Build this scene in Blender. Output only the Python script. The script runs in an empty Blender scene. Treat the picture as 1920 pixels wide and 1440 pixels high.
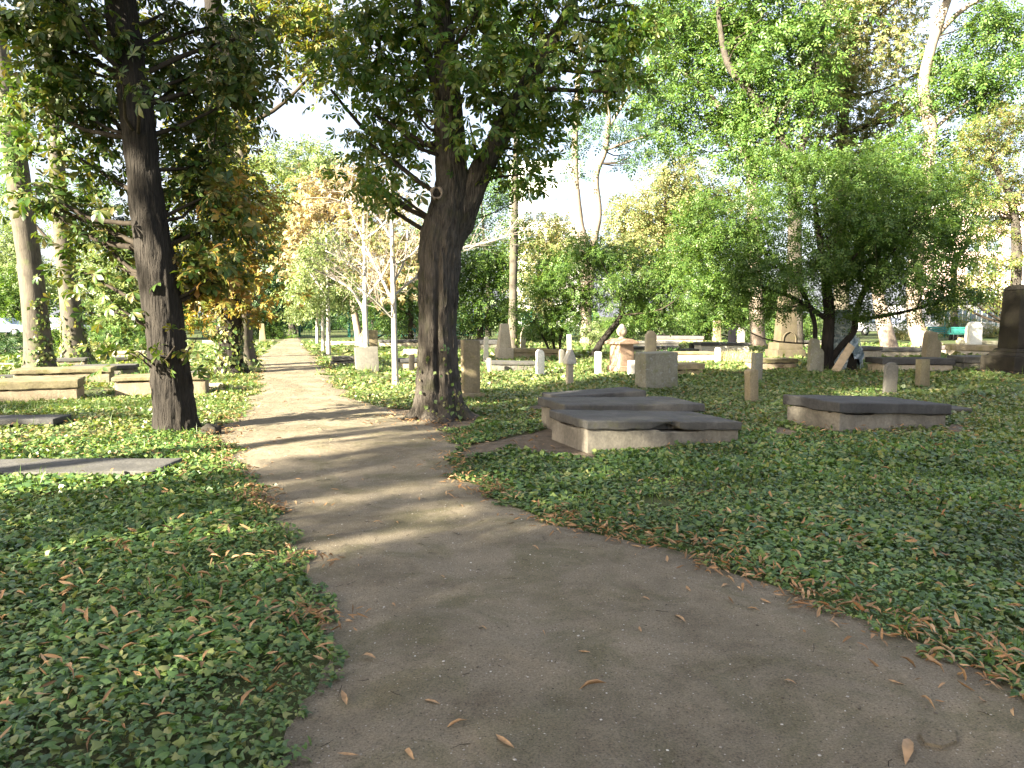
import bpy, bmesh, math, random
import numpy as np
from mathutils import Vector

SC = bpy.context.scene
COL = SC.collection
RNG = np.random.default_rng(11)
random.seed(5)

# ------------------------------------------------------------------ camera
EYE, FPX, PITCH = 1.6, 1400.0, math.atan(128 / 1400.0)      # lens and tilt measured on the 1920 x 1440 photograph
cam_d = bpy.data.cameras.new('camera')
cam = bpy.data.objects.new('camera', cam_d)
COL.objects.link(cam)
cam.location = (0, 0, EYE)
cam.rotation_euler = (math.pi / 2 - PITCH, 0, 0)
cam_d.sensor_width = 36
cam_d.lens = 36 * FPX / 1920
cam_d.clip_end = 2000
SC.camera = cam

# ------------------------------------------------------------------ sky, sun, exposure
SUN_EL, SUN_AZ = 22.0, 229.0                                 # azimuth clockwise from +Y
w = bpy.data.worlds.new('World')
SC.world = w
w.use_nodes = True
nt = w.node_tree
bg = nt.nodes['Background']
sky = nt.nodes.new('ShaderNodeTexSky')
sky.sky_type = 'NISHITA'
sky.sun_disc = False
sky.sun_elevation = math.radians(SUN_EL)
sky.sun_rotation = math.radians(SUN_AZ)
sky.air_density = 0.9
sky.dust_density = 4.0
sky.ozone_density = 1.0
# a thin white veil of high cloud over the blue, all round the sky
tcs = nt.nodes.new('ShaderNodeTexCoord')
nzs = nt.nodes.new('ShaderNodeTexNoise')
nzs.inputs['Scale'].default_value = 2.2
nzs.inputs['Detail'].default_value = 5
nt.links.new(tcs.outputs['Generated'], nzs.inputs['Vector'])
mrs = nt.nodes.new('ShaderNodeMapRange')
mrs.inputs['From Min'].default_value, mrs.inputs['From Max'].default_value = 0.3, 0.7
mrs.inputs['To Min'].default_value, mrs.inputs['To Max'].default_value = 0.35, 0.75
nt.links.new(nzs.outputs[0], mrs.inputs[0])
mxs = nt.nodes.new('ShaderNodeMix')
mxs.data_type = 'RGBA'
nt.links.new(mrs.outputs[0], mxs.inputs[0])
nt.links.new(sky.outputs[0], mxs.inputs[6])
mxs.inputs[7].default_value = (2.3, 2.3, 2.5, 1)
nt.links.new(mxs.outputs[2], bg.inputs[0])
bg.inputs[1].default_value = 0.062
sd = bpy.data.lights.new('sun', 'SUN')
sd.energy = 5.0
sd.angle = math.radians(0.5)
sd.color = (1.0, 0.90, 0.70)
sun = bpy.data.objects.new('sun', sd)
COL.objects.link(sun)
a_, e_ = math.radians(SUN_AZ), math.radians(SUN_EL)
SUN_FROM = Vector((math.sin(a_) * math.cos(e_), math.cos(a_) * math.cos(e_), math.sin(e_)))
sun.rotation_euler = (-SUN_FROM).to_track_quat('-Z', 'Y').to_euler()
sun.location = SUN_FROM * 60
SC.view_settings.view_transform = 'Standard'
SC.view_settings.look = 'None'
SC.view_settings.gamma = 1
SC.view_settings.use_curve_mapping = False
SC.view_settings.exposure = 3.3
SC.cycles.max_bounces = 6
SC.cycles.diffuse_bounces = 3
SC.cycles.transmission_bounces = 4
SC.cycles.use_denoising = True

# ------------------------------------------------------------------ photograph pixels to places
CP, SP = math.cos(PITCH), math.sin(PITCH)


def ray(px, py):
    a, b = (px - 960) / FPX, -(py - 720) / FPX
    return np.array([a, CP + b * SP, -SP + b * CP])


def W(px, py, Y):                                            # the point seen at a pixel, Y metres ahead
    r = ray(px, py)
    return np.array([0, 0, EYE]) + r * (Y / r[1])


def G(px, py):                                               # the ground point seen at a pixel
    r = ray(px, py)
    return np.array([0, 0, EYE]) + r * (EYE / -r[2])


# ------------------------------------------------------------------ noise, meshes, objects
def _hash(i, j, k, s):
    h = (i * 374761393 + j * 668265263 + k * 1274126177 + s * 69069) & 0xffffffff
    h = ((h ^ (h >> 13)) * 1274126177) & 0xffffffff
    return ((h ^ (h >> 16)) & 0xffff) / 65535.0


def vnoise(P, s=0):
    P = np.asarray(P, float)
    I = np.floor(P).astype(np.int64)
    f = P - I
    f = f * f * (3 - 2 * f)
    o = 0
    for dx in (0, 1):
        for dy in (0, 1):
            for dz in (0, 1):
                wgt = (f[:, 0] if dx else 1 - f[:, 0]) * (f[:, 1] if dy else 1 - f[:, 1]) * (f[:, 2] if dz else 1 - f[:, 2])
                o = o + wgt * _hash(I[:, 0] + dx, I[:, 1] + dy, I[:, 2] + dz, s)
    return o * 2 - 1


def fbm(P, s=0, n=3):
    P = np.asarray(P, float)
    return sum(vnoise(P * 2 ** k, s + k) * 0.5 ** k for k in range(n))


def np_mesh(name, V, F, smooth=False, sharp=None):
    """V (n,3); F a list of (m,k) integer arrays."""
    me = bpy.data.meshes.new(name)
    V = np.asarray(V, np.float32)
    me.vertices.add(len(V))
    me.vertices.foreach_set('co', V.ravel())
    F = [np.asarray(f, np.int32) for f in F if len(f)]
    nl = sum(f.size for f in F)
    me.loops.add(nl)
    me.loops.foreach_set('vertex_index', np.concatenate([f.ravel() for f in F]))
    st, o = [], 0
    for f in F:
        st.append(o + np.arange(len(f)) * f.shape[1])
        o += f.size
    st = np.concatenate(st).astype(np.int32)
    me.polygons.add(len(st))
    me.polygons.foreach_set('loop_start', st)
    if smooth:
        me.polygons.foreach_set('use_smooth', np.ones(len(st), bool))
    me.update(calc_edges=True)
    if sharp is not None:
        me.set_sharp_from_angle(angle=math.radians(sharp))
    return me


def join(parts):
    """[(V, [F...]), ...] -> one (V, [F...])"""
    Vs, Fs, o = [], [], 0
    for V, F in parts:
        if len(V) == 0:
            continue
        Vs.append(V)
        for f in F:
            Fs.append(np.asarray(f) + o)
        o += len(V)
    by = {}
    for f in Fs:
        if len(f):
            by.setdefault(f.shape[1], []).append(f)
    return np.concatenate(Vs), [np.concatenate(v) for v in by.values()]


def obj(name, me, mat, parent=None, loc=None):
    o = bpy.data.objects.new(name, me)
    COL.objects.link(o)
    if mat is not None:
        me.materials.clear()
        me.materials.append(mat)
    if parent is not None:
        o.parent = parent
    if loc is not None:
        o.location = loc
    return o


def tag(o, label=None, cat=None, group=None, kind=None):
    if label:
        o['label'] = label
    if cat:
        o['category'] = cat
    if group:
        o['group'] = group
    if kind:
        o['kind'] = kind
    return o


def thing(name, label, cat, loc=(0, 0, 0), rz=0.0, group=None):
    o = bpy.data.objects.new(name, None)
    o.empty_display_size = 0.2
    COL.objects.link(o)
    o.location = loc
    o.rotation_euler = (0, 0, rz)
    return tag(o, label, cat, group)


def rotz(V, a):
    c, s = math.cos(a), math.sin(a)
    V = np.asarray(V, float).copy()
    x, y = V[:, 0].copy(), V[:, 1].copy()
    V[:, 0], V[:, 1] = c * x - s * y, s * x + c * y
    return V


def boxgrid(w, d, h, step=0.15, b=0.012):
    """a box standing on z=0 as a grid with softened edges"""
    ax = []
    for L in (w, d, h):
        bb = min(b, L * 0.2)
        n = max(2, int(round((L - 2 * bb) / step)) + 1)
        ax.append(np.concatenate([[-L / 2], np.linspace(-L / 2 + bb, L / 2 - bb, n), [L / 2]]))
    Vs, Fs, o = [], [], 0
    for i in range(3):
        j, k = (i + 1) % 3, (i + 2) % 3
        for s in (0, -1):
            A, B = np.meshgrid(ax[j], ax[k], indexing='ij')
            P = np.zeros(A.shape + (3,))
            P[..., j], P[..., k], P[..., i] = A, B, ax[i][s]
            n, m = A.shape
            idx = np.arange(n * m).reshape(n, m) + o
            q = np.stack([idx[:-1, :-1], idx[1:, :-1], idx[1:, 1:], idx[:-1, 1:]], -1).reshape(-1, 4)
            if s == 0:
                q = q[:, ::-1]
            Vs.append(P.reshape(-1, 3))
            Fs.append(q)
            o += n * m
    V, F = np.concatenate(Vs), np.concatenate(Fs)
    _, first, inv = np.unique(np.round(V, 5), axis=0, return_index=True, return_inverse=True)
    V, F = V[first], inv.reshape(-1)[F]
    H = np.array([w, d, h]) / 2
    ext = np.abs(np.abs(V) - H) < 1e-6
    bb = np.minimum(b, np.array([w, d, h]) * 0.2)
    m = ext.sum(1) >= 2
    V = np.where(ext & m[:, None], V - np.sign(V) * bb * 0.32, V)
    V[:, 2] += h / 2
    return V, F


def tube(pts, rad, sides=8, spacing=None, disp=None, cap=True):
    pts, rad = np.asarray(pts, float), np.asarray(rad, float)
    if spacing:
        P, R = [], []
        n = len(pts)
        for i in range(n - 1):
            p0, p1, p2, p3 = pts[max(i - 1, 0)], pts[i], pts[i + 1], pts[min(i + 2, n - 1)]
            k = max(1, int(np.linalg.norm(p2 - p1) / spacing))
            for t in np.arange(k) / k:
                P.append(0.5 * (2 * p1 + (p2 - p0) * t + (2 * p0 - 5 * p1 + 4 * p2 - p3) * t ** 2 + (3 * p1 - p0 - 3 * p2 + p3) * t ** 3))
                R.append(rad[i] * (1 - t) + rad[i + 1] * t)
        P.append(pts[-1])
        R.append(rad[-1])
        pts, rad = np.array(P), np.array(R)
    n = len(pts)
    T = np.gradient(pts, axis=0) if n > 2 else np.repeat((pts[1:] - pts[:1]), 2, 0)
    T /= np.linalg.norm(T, axis=1)[:, None] + 1e-9
    ref = np.tile([1.0, 0.0, 0.0], (n, 1))
    if abs(T[:, 0]).mean() > 0.8:
        ref = np.tile([0.0, 0.0, 1.0], (n, 1))
    U = ref - (ref * T).sum(1)[:, None] * T
    U /= np.linalg.norm(U, axis=1)[:, None] + 1e-9
    Vv = np.cross(T, U)
    th = np.arange(sides) / sides * 2 * math.pi
    N = U[:, None, :] * np.cos(th)[None, :, None] + Vv[:, None, :] * np.sin(th)[None, :, None]
    r = rad[:, None] * np.ones(sides)[None, :]
    if disp is not None:
        r = disp(pts, rad, th, r, pts[:, None, :] + N * r[..., None])
    V = (pts[:, None, :] + N * r[..., None]).reshape(-1, 3)
    idx = np.arange(n * sides).reshape(n, sides)
    a, b = idx[:-1], idx[1:]
    F = np.stack([a, np.roll(a, -1, 1), np.roll(b, -1, 1), b], -1).reshape(-1, 4)
    Fs = [F]
    if cap:
        V = np.concatenate([V, pts[-1:]])
        top = idx[-1]
        Fs.append(np.stack([top, np.roll(top, -1), np.full(sides, len(V) - 1)], -1))
    return V, Fs


def stamp(tv, tf, pos, R, scale):
    """copies of a small template: pos (n,3), R (n,3,3) columns = x,y,z axes, scale (n,) or (n,3)"""
    n = len(pos)
    scale = np.asarray(scale, float)
    S = scale[:, None, None] if scale.ndim == 1 else scale[:, None, :]
    V = np.einsum('nij,nmj->nmi', R, tv[None] * S) + pos[:, None, :]
    F = tf[None] + (np.arange(n) * len(tv))[:, None, None]
    return V.reshape(-1, 3), F.reshape(-1, tf.shape[1])


def frames(axis, normal):
    a = axis / (np.linalg.norm(axis, axis=1)[:, None] + 1e-9)
    n = normal - (normal * a).sum(1)[:, None] * a
    n /= np.linalg.norm(n, axis=1)[:, None] + 1e-9
    return np.stack([np.cross(a, n), a, n], -1)


# ------------------------------------------------------------------ leaf shapes (x across, y along, z up), unit length
def leaf_diamond(wd=0.5):
    return (np.array([[0, 0, 0], [wd / 2, 0.45, 0.07], [0, 1, -0.06], [-wd / 2, 0.45, 0.07]], float), np.array([[0, 1, 2], [0, 2, 3]]))


def leaf_palm():
    V, F = [], []
    for k, a in enumerate((-92, -46, 2, 48, 94)):
        L = (0.38, 0.52, 0.62, 0.53, 0.38)[k]
        o = len(V)
        ca, sa = math.cos(math.radians(a)), math.sin(math.radians(a))
        for y, wd, z in ((0, 0, 0), (0.4, -0.10, 0.0), (0.4, 0, -0.04), (0.4, 0.10, 0.0), (0.74, -0.17, -0.10), (0.74, 0, -0.15), (0.74, 0.17, -0.10), (1, 0, -0.34)):
            X, Yy = wd * L * 1.25, y * L
            V.append((X * ca + Yy * sa, -X * sa + Yy * ca + 0.3, z * L))
        for t in ((0, 2, 1), (0, 3, 2), (1, 2, 5), (1, 5, 4), (2, 3, 6), (2, 6, 5), (4, 5, 7), (5, 6, 7)):
            F.append([o + i for i in t])
    # stalk
    o = len(V)
    V += [(-0.008, 0, 0.02), (0.008, 0, 0.02), (0, 0.3, 0)]
    F.append([o, o + 1, o + 2])
    return np.array(V, float), np.array(F)


def leaf_palm_far():
    V, F = [], []
    for k, a in enumerate((-95, -45, 2, 48, 98)):
        L = (0.4, 0.52, 0.6, 0.5, 0.4)[k]
        o = len(V)
        ca, sa = math.cos(math.radians(a)), math.sin(math.radians(a))
        for y, wd, z in ((0, 0, 0), (0.65, -0.17, -0.06), (1, 0, -0.3), (0.65, 0.17, -0.06)):
            X, Yy = wd * L * 1.2, y * L
            V.append((X * ca + Yy * sa, -X * sa + Yy * ca + 0.3, z * L))
        F += [[o, o + 2, o + 1], [o, o + 3, o + 2]]
    o = len(V)
    V += [(0, 0.3, -0.01), (0.01, 0.3, -0.01), (0, 0.31, -0.01)]
    return np.array(V, float), np.array(F)


def leaf_spray(n=5, sp=0.62, sz=0.42):
    """a short twig end with pairs of leaflets"""
    V, F = [], []
    for k in range(n):
        s = 0 if k == n - 1 else (-1 if k % 2 else 1)
        y0 = sp * (k // 2) / max(1, (n - 1) // 2) + (0.05 if s else sp * 0.05)
        a = math.radians(58) * s
        ca, sa = math.cos(a), math.sin(a)
        o = len(V)
        for y, wd, z in ((0, 0, 0), (0.48, 0.24, 0.04), (1, 0, -0.14), (0.48, -0.24, 0.04)):
            X, Yy = wd * sz, y * sz
            V.append((X * ca + Yy * sa, -X * sa + Yy * ca + y0, z * sz - 0.06 * k / n))
        F += [[o, o + 1, o + 2], [o, o + 2, o + 3]]
    return np.array(V, float), np.array(F)


LEAF = {'palm': (leaf_palm(), 0.30), 'palmfar': (leaf_palm_far(), 0.28), 'diamond': (leaf_diamond(0.5), 0.22), 'narrow': (leaf_diamond(0.34), 0.15),
        'spray': (leaf_spray(), 0.19), 'ash': (leaf_spray(7, 0.8, 0.34), 0.17)}

# ------------------------------------------------------------------ materials
class NT:
    def __init__(self, name):
        self.m = bpy.data.materials.new(name)
        self.m.use_nodes = True
        self.t = self.m.node_tree
        self.t.nodes.clear()
        self.out = self.n('ShaderNodeOutputMaterial')

    def n(self, typ, **kw):
        nd = self.t.nodes.new(typ)
        for k, v in kw.items():
            if k.startswith('i_'):
                nd.inputs[k[2:].replace('_', ' ')].default_value = v
            else:
                setattr(nd, k, v)
        return nd

    def l(self, a, b):
        self.t.links.new(a, b)

    def ramp(self, src, stops, interp='LINEAR'):
        r = self.n('ShaderNodeValToRGB')
        cr = r.color_ramp
        cr.interpolation = interp
        while len(cr.elements) < len(stops):
            cr.elements.new(0.5)
        for e, (p, c) in zip(cr.elements, stops):
            e.position = p
            e.color = tuple(c) + (1,) if len(c) == 3 else c
        self.l(src, r.inputs[0])
        return r.outputs[0]

    def coord(self, scale=(1, 1, 1), kind='Object'):
        tc = self.n('ShaderNodeTexCoord')
        mp = self.n('ShaderNodeMapping')
        mp.inputs['Scale'].default_value = scale
        self.l(tc.outputs[kind], mp.inputs[0])
        return mp.outputs[0]

    def noise(self, co, scale, detail=4, rough=0.55, dist=0.0):
        nz = self.n('ShaderNodeTexNoise')
        nz.inputs['Scale'].default_value = scale
        nz.inputs['Detail'].default_value = detail
        nz.inputs['Roughness'].default_value = rough
        nz.inputs['Distortion'].default_value = dist
        self.l(co, nz.inputs['Vector'])
        return nz.outputs[0]

    def mix(self, f, a, b, mode='MIX'):
        mx = self.n('ShaderNodeMix', data_type='RGBA', blend_type=mode)
        for s, v in ((0, f), (6, a), (7, b)):
            if hasattr(v, 'is_linked') or hasattr(v, 'links'):
                self.l(v, mx.inputs[s])
            else:
                mx.inputs[s].default_value = (tuple(v) + (1,)) if isinstance(v, (tuple, list)) and len(v) == 3 else v
        return mx.outputs[2]

    def math(self, op, a, b=0.0):
        m = self.n('ShaderNodeMath', operation=op)
        for i, v in enumerate((a, b)):
            if hasattr(v, 'links'):
                self.l(v, m.inputs[i])
            else:
                m.inputs[i].default_value = v
        return m.outputs[0]

    def bump(self, h, dist, strength=1.0):
        b = self.n('ShaderNodeBump')
        b.inputs['Strength'].default_value = strength
        b.inputs['Distance'].default_value = dist
        self.l(h, b.inputs['Height'])
        return b.outputs[0]

    def bsdf(self, col, rough=0.8, spec=0.3, nrm=None, metal=0.0):
        p = self.n('ShaderNodeBsdfPrincipled')
        if hasattr(col, 'links'):
            self.l(col, p.inputs['Base Color'])
        else:
            p.inputs['Base Color'].default_value = tuple(col) + (1,)
        p.inputs['Roughness'].default_value = rough
        p.inputs['Specular IOR Level'].default_value = spec
        p.inputs['Metallic'].default_value = metal
        if nrm is not None:
            self.l(nrm, p.inputs['Normal'])
        self.l(p.outputs[0], self.out.inputs[0])
        return p


def leaf_mat(name, cols, glow=(1.5, 1.45, 0.6), tf=0.34, rough=0.42, spec=0.4, patch=0.9, var=(0.7, 1.25)):
    """each leaf takes its own colour from the list; clumps drift in tone; thin leaves let light through"""
    t = NT(name)
    g = t.n('ShaderNodeNewGeometry')
    n = len(cols)
    c = t.ramp(g.outputs['Random Per Island'], [(k / max(1, n - 1), cc) for k, cc in enumerate(cols)])
    nz = t.noise(t.coord(), patch, 2)
    mr = t.n('ShaderNodeMapRange')
    mr.inputs['From Min'].default_value, mr.inputs['From Max'].default_value = 0.3, 0.7
    mr.inputs['To Min'].default_value, mr.inputs['To Max'].default_value = var
    t.l(nz, mr.inputs[0])
    c = t.mix(1.0, c, mr.outputs[0], 'MULTIPLY')
    p = t.bsdf(c, rough, spec)
    tr = t.n('ShaderNodeBsdfTranslucent')
    t.l(t.mix(1.0, c, glow, 'MULTIPLY'), tr.inputs[0])
    ms = t.n('ShaderNodeMixShader')
    ms.inputs[0].default_value = tf
    t.l(p.outputs[0], ms.inputs[1])
    t.l(tr.outputs[0], ms.inputs[2])
    t.l(ms.outputs[0], t.out.inputs[0])
    return t.m


def bark_mat(name, dark, light, sc=1.0, moss=None, bump=0.02, vert=0.14):
    t = NT(name)
    co = t.coord((1, 1, vert))
    n1 = t.noise(co, 22 * sc, 5, 0.6, 0.6)
    n2 = t.noise(t.coord(), 2.3, 3)
    c = t.ramp(n1, [(0.32, dark), (0.55, [(a + b) / 2 for a, b in zip(dark, light)]), (0.72, light)])
    c = t.mix(t.ramp(n2, [(0.35, (0, 0, 0)), (0.7, (0.55, 0.55, 0.55))]), c, [x * 1.25 for x in light])
    if moss:
        c = t.mix(t.ramp(t.noise(t.coord(), 3.7, 4), [(0.52, (0, 0, 0)), (0.7, (0.6, 0.6, 0.6))]), c, moss)
    t.bsdf(c, 0.9, 0.2, t.bump(n1, bump))
    return t.m


def stone_mat(name, base, dark, moss=None, stain=0.5, rough=0.88, gr=26.0, streak=0.5, lichen=None):
    t = NT(name)
    co = t.coord(kind='Object')
    n1 = t.noise(co, 2.6, 6, 0.62, 0.3)
    n2 = t.noise(co, gr, 5, 0.65)
    n3 = t.noise(t.coord((1, 1, 0.12)), 7.0, 4, 0.6)
    c = t.mix(t.ramp(n1, [(0.36, (0, 0, 0)), (0.64, (stain, stain, stain))]), base, dark)
    c = t.mix(t.ramp(n3, [(0.5, (0, 0, 0)), (0.75, (streak, streak, streak))]), c, dark)
    c = t.mix(1.0, c, t.ramp(n2, [(0.25, (0.72, 0.72, 0.72)), (0.75, (1.22, 1.2, 1.17))]), 'MULTIPLY')
    if moss:
        c = t.mix(t.ramp(t.noise(co, 4.3, 5, 0.7), [(0.53, (0, 0, 0)), (0.68, (0.75, 0.75, 0.75))]), c, moss)
    if lichen:
        c = t.mix(t.ramp(t.noise(co, 11, 3, 0.6), [(0.6, (0, 0, 0)), (0.66, (0.8, 0.8, 0.8))]), c, lichen)
    t.bsdf(c, rough, 0.25, t.bump(n2, 0.006))
    return t.m


def plain_mat(name, col, rough=0.5, spec=0.4, metal=0.0, var=0.15):
    t = NT(name)
    nz = t.noise(t.coord(), 6.0, 4)
    c = t.ramp(nz, [(0.3, [x * (1 - var) for x in col]), (0.7, [min(1, x * (1 + var)) for x in col])])
    t.bsdf(c, rough, spec, None, metal)
    return t.m


M = {}
# leaves
M['chestnut'] = leaf_mat('chestnut_leaf', [(0.026, 0.06, 0.012), (0.036, 0.073, 0.014), (0.047, 0.085, 0.016), (0.06, 0.097, 0.018), (0.08, 0.105, 0.02), (0.10, 0.112, 0.026), (0.13, 0.11, 0.04)], (1.4, 1.35, 0.55), tf=0.3)
M['chestnut_green'] = leaf_mat('green_chestnut_leaf', [(0.036, 0.085, 0.017), (0.048, 0.105, 0.02), (0.062, 0.12, 0.022), (0.08, 0.135, 0.026), (0.10, 0.148, 0.03), (0.12, 0.152, 0.035), (0.155, 0.15, 0.05)], (1.7, 1.6, 0.6), tf=0.48)
M['chestnut_gold'] = leaf_mat('golden_chestnut_leaf', [(0.085, 0.12, 0.025), (0.13, 0.15, 0.03), (0.19, 0.175, 0.04), (0.25, 0.185, 0.05), (0.25, 0.14, 0.045)], (1.5, 1.25, 0.5), tf=0.42)
M['chestnut_dim'] = leaf_mat('second_chestnut_leaf', [(0.05, 0.09, 0.015), (0.08, 0.12, 0.02), (0.14, 0.15, 0.03), (0.2, 0.14, 0.03)], tf=0.38)
M['ochre'] = leaf_mat('ochre_leaf', [(0.22, 0.235, 0.11), (0.30, 0.275, 0.15), (0.36, 0.30, 0.18), (0.35, 0.265, 0.15), (0.26, 0.205, 0.11)], (1.3, 1.1, 0.6))
M['yellowgreen'] = leaf_mat('yellow_green_leaf', [(0.11, 0.17, 0.055), (0.17, 0.205, 0.075), (0.24, 0.235, 0.10), (0.29, 0.24, 0.125)], (1.3, 1.25, 0.6))
M['ash'] = leaf_mat('ash_leaf', [(0.05, 0.11, 0.025), (0.07, 0.14, 0.03), (0.10, 0.17, 0.04), (0.14, 0.2, 0.05)], (1.4, 1.4, 0.6))
M['ash_blue'] = leaf_mat('grey_green_leaf', [(0.05, 0.10, 0.04), (0.07, 0.13, 0.05), (0.09, 0.15, 0.06)], (1.3, 1.4, 0.8))
M['pale'] = leaf_mat('pale_green_leaf', [(0.13, 0.2, 0.07), (0.18, 0.24, 0.09), (0.24, 0.27, 0.11)], (1.3, 1.3, 0.7))
M['shrub'] = leaf_mat('shrub_leaf', [(0.042, 0.092, 0.02), (0.062, 0.12, 0.025), (0.083, 0.142, 0.03), (0.12, 0.175, 0.038)], (1.6, 1.6, 0.6), tf=0.42)
M['dark'] = leaf_mat('evergreen_leaf', [(0.018, 0.05, 0.016), (0.03, 0.07, 0.02), (0.045, 0.085, 0.025)], (1.3, 1.3, 0.6), tf=0.22)
M['brown'] = leaf_mat('turning_leaf', [(0.07, 0.12, 0.03), (0.10, 0.14, 0.035), (0.15, 0.155, 0.045), (0.17, 0.13, 0.05)], (1.4, 1.2, 0.6))
M['ivy'] = leaf_mat('ivy_leaf', [(0.036, 0.076, 0.028), (0.056, 0.108, 0.035), (0.076, 0.142, 0.04), (0.10, 0.172, 0.044), (0.15, 0.205, 0.055), (0.22, 0.225, 0.085)], (1.4, 1.4, 0.5), tf=0.22, rough=0.4, spec=0.36, patch=0.7, var=(0.65, 1.35))
M['ivy_mid'] = leaf_mat('ground_ivy_leaf', [(0.06, 0.11, 0.036), (0.09, 0.145, 0.044), (0.13, 0.18, 0.055), (0.19, 0.21, 0.075), (0.26, 0.235, 0.12)], (1.4, 1.4, 0.5), tf=0.25, rough=0.4, spec=0.4, patch=0.5, var=(0.65, 1.3))
M['dry'] = leaf_mat('dry_leaf', [(0.17, 0.102, 0.05), (0.26, 0.155, 0.074), (0.34, 0.205, 0.10), (0.42, 0.285, 0.16), (0.27, 0.138, 0.06)], (1.1, 0.9, 0.6), tf=0.15, rough=0.6, spec=0.25, patch=3.0)
M['straw'] = leaf_mat('straw_blade', [(0.45, 0.40, 0.22), (0.55, 0.48, 0.28), (0.36, 0.34, 0.16)], (1.1, 1.0, 0.7), rough=0.6)
M['grass'] = leaf_mat('grass_blade', [(0.06, 0.13, 0.025), (0.09, 0.16, 0.03), (0.13, 0.19, 0.04)], (1.3, 1.3, 0.6))
# bark
M['bark_dark'] = bark_mat('chestnut_bark', (0.006, 0.0052, 0.0045), (0.10, 0.087, 0.073), 1.9, (0.045, 0.047, 0.024), 0.05, 0.10)
M['bark_black'] = bark_mat('dark_bark', (0.006, 0.005, 0.0045), (0.036, 0.031, 0.026), 1.6, None, 0.05, 0.10)
M['bark_grey'] = bark_mat('shaded_grey_bark', (0.035, 0.03, 0.024), (0.105, 0.092, 0.074), 1.6, (0.10, 0.12, 0.05), 0.008)  # grey bark, colour darkened to stand in for shade on the left trunks
M['bark_pink'] = bark_mat('pale_bark', (0.11, 0.088, 0.068), (0.27, 0.22, 0.18), 1.5, None, 0.01)
M['bark_white'] = bark_mat('white_bark', (0.20, 0.185, 0.165), (0.42, 0.40, 0.37), 1.5, None, 0.004)
M['twig'] = bark_mat('twig_bark', (0.015, 0.012, 0.009), (0.05, 0.04, 0.03), 1.5, None, 0.004)
M['twig_pale'] = bark_mat('pale_twig', (0.18, 0.155, 0.13), (0.34, 0.30, 0.26), 1.5, None, 0.003)
# stone
M['slab'] = stone_mat('weathered_grey_slab', (0.098, 0.096, 0.091), (0.05, 0.049, 0.047), (0.075, 0.075, 0.045), 0.7)
M['slab_dark'] = stone_mat('dark_grey_slab', (0.075, 0.075, 0.074), (0.036, 0.036, 0.037), None, 0.7)
M['slab_moss'] = stone_mat('mossy_sandstone_slab', (0.20, 0.175, 0.11), (0.085, 0.073, 0.042), (0.12, 0.115, 0.04), 0.7)
M['plaster'] = stone_mat('stained_plaster', (0.225, 0.207, 0.172), (0.105, 0.097, 0.08), None, 0.75, streak=0.65)
M['plaster_warm'] = stone_mat('warm_plaster', (0.27, 0.225, 0.165), (0.14, 0.112, 0.077), None, 0.6)
M['sand'] = stone_mat('sandstone', (0.27, 0.225, 0.145), (0.14, 0.112, 0.068), (0.16, 0.145, 0.055), 0.55)
M['sand_pale'] = stone_mat('pale_sandstone', (0.40, 0.355, 0.275), (0.22, 0.188, 0.135), None, 0.5)
M['limewhite'] = stone_mat('whitish_stone', (0.52, 0.495, 0.44), (0.30, 0.272, 0.225), None, 0.5)
M['reddish'] = stone_mat('reddish_sandstone', (0.36, 0.25, 0.18), (0.24, 0.165, 0.115), None, 0.5)
M['grey'] = stone_mat('grey_stone', (0.15, 0.145, 0.128), (0.075, 0.07, 0.06), None, 0.6)
M['sand_shaded'] = stone_mat('shaded_sandstone', (0.09, 0.075, 0.05), (0.05, 0.042, 0.028), (0.065, 0.06, 0.025), 0.6)  # darker copy of the sandstone: the obelisk's shade is put into its colour
M['grey_moss'] = stone_mat('mossy_grey_stone', (0.25, 0.24, 0.185), (0.11, 0.105, 0.08), (0.15, 0.16, 0.07), 0.6, lichen=(0.27, 0.265, 0.235))
M['darkstone'] = stone_mat('dark_shaded_stone', (0.032, 0.028, 0.021), (0.013, 0.012, 0.010), (0.03, 0.03, 0.014), 0.7)  # dark stone; the edge monument's shade is put into this colour too
M['granite'] = stone_mat('mauve_granite', (0.16, 0.142, 0.145), (0.085, 0.075, 0.08), None, 0.5, gr=60)
M['marble'] = stone_mat('white_marble', (0.76, 0.75, 0.72), (0.42, 0.40, 0.37), None, 0.45)
# other
M['wall_white'] = plain_mat('white_render', (0.78, 0.77, 0.75), 0.8, 0.2, 0, 0.04)
M['wall_pink'] = plain_mat('pinkish_render', (0.62, 0.46, 0.42), 0.8, 0.2, 0, 0.06)
M['wall_grey'] = plain_mat('grey_render', (0.42, 0.41, 0.43), 0.8, 0.2, 0, 0.08)
M['wall_dark'] = plain_mat('dark_cladding', (0.10, 0.11, 0.14), 0.7, 0.3, 0, 0.1)
M['glass'] = plain_mat('window_glass', (0.10, 0.13, 0.17), 0.08, 0.6, 0, 0.1)
M['frame'] = plain_mat('window_frame', (0.6, 0.6, 0.6), 0.5, 0.3)
M['green_paint'] = plain_mat('dark_green_paint', (0.012, 0.10, 0.075), 0.45, 0.4)
M['bench_paint'] = plain_mat('sea_green_paint', (0.015, 0.115, 0.10), 0.5, 0.35)
M['iron'] = plain_mat('dark_iron', (0.02, 0.022, 0.024), 0.5, 0.4, 0.5)
M['paper'] = plain_mat('pale_notice', (0.72, 0.76, 0.74), 0.6, 0.2, 0, 0.05)
M['car_silver'] = plain_mat('silver_car_paint', (0.55, 0.57, 0.62), 0.25, 0.5, 0.3, 0.04)
M['car_blue'] = plain_mat('pale_blue_car_paint', (0.30, 0.38, 0.55), 0.25, 0.5, 0.1, 0.04)
M['car_white'] = plain_mat('white_car_paint', (0.75, 0.75, 0.78), 0.25, 0.5, 0.0, 0.03)
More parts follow.
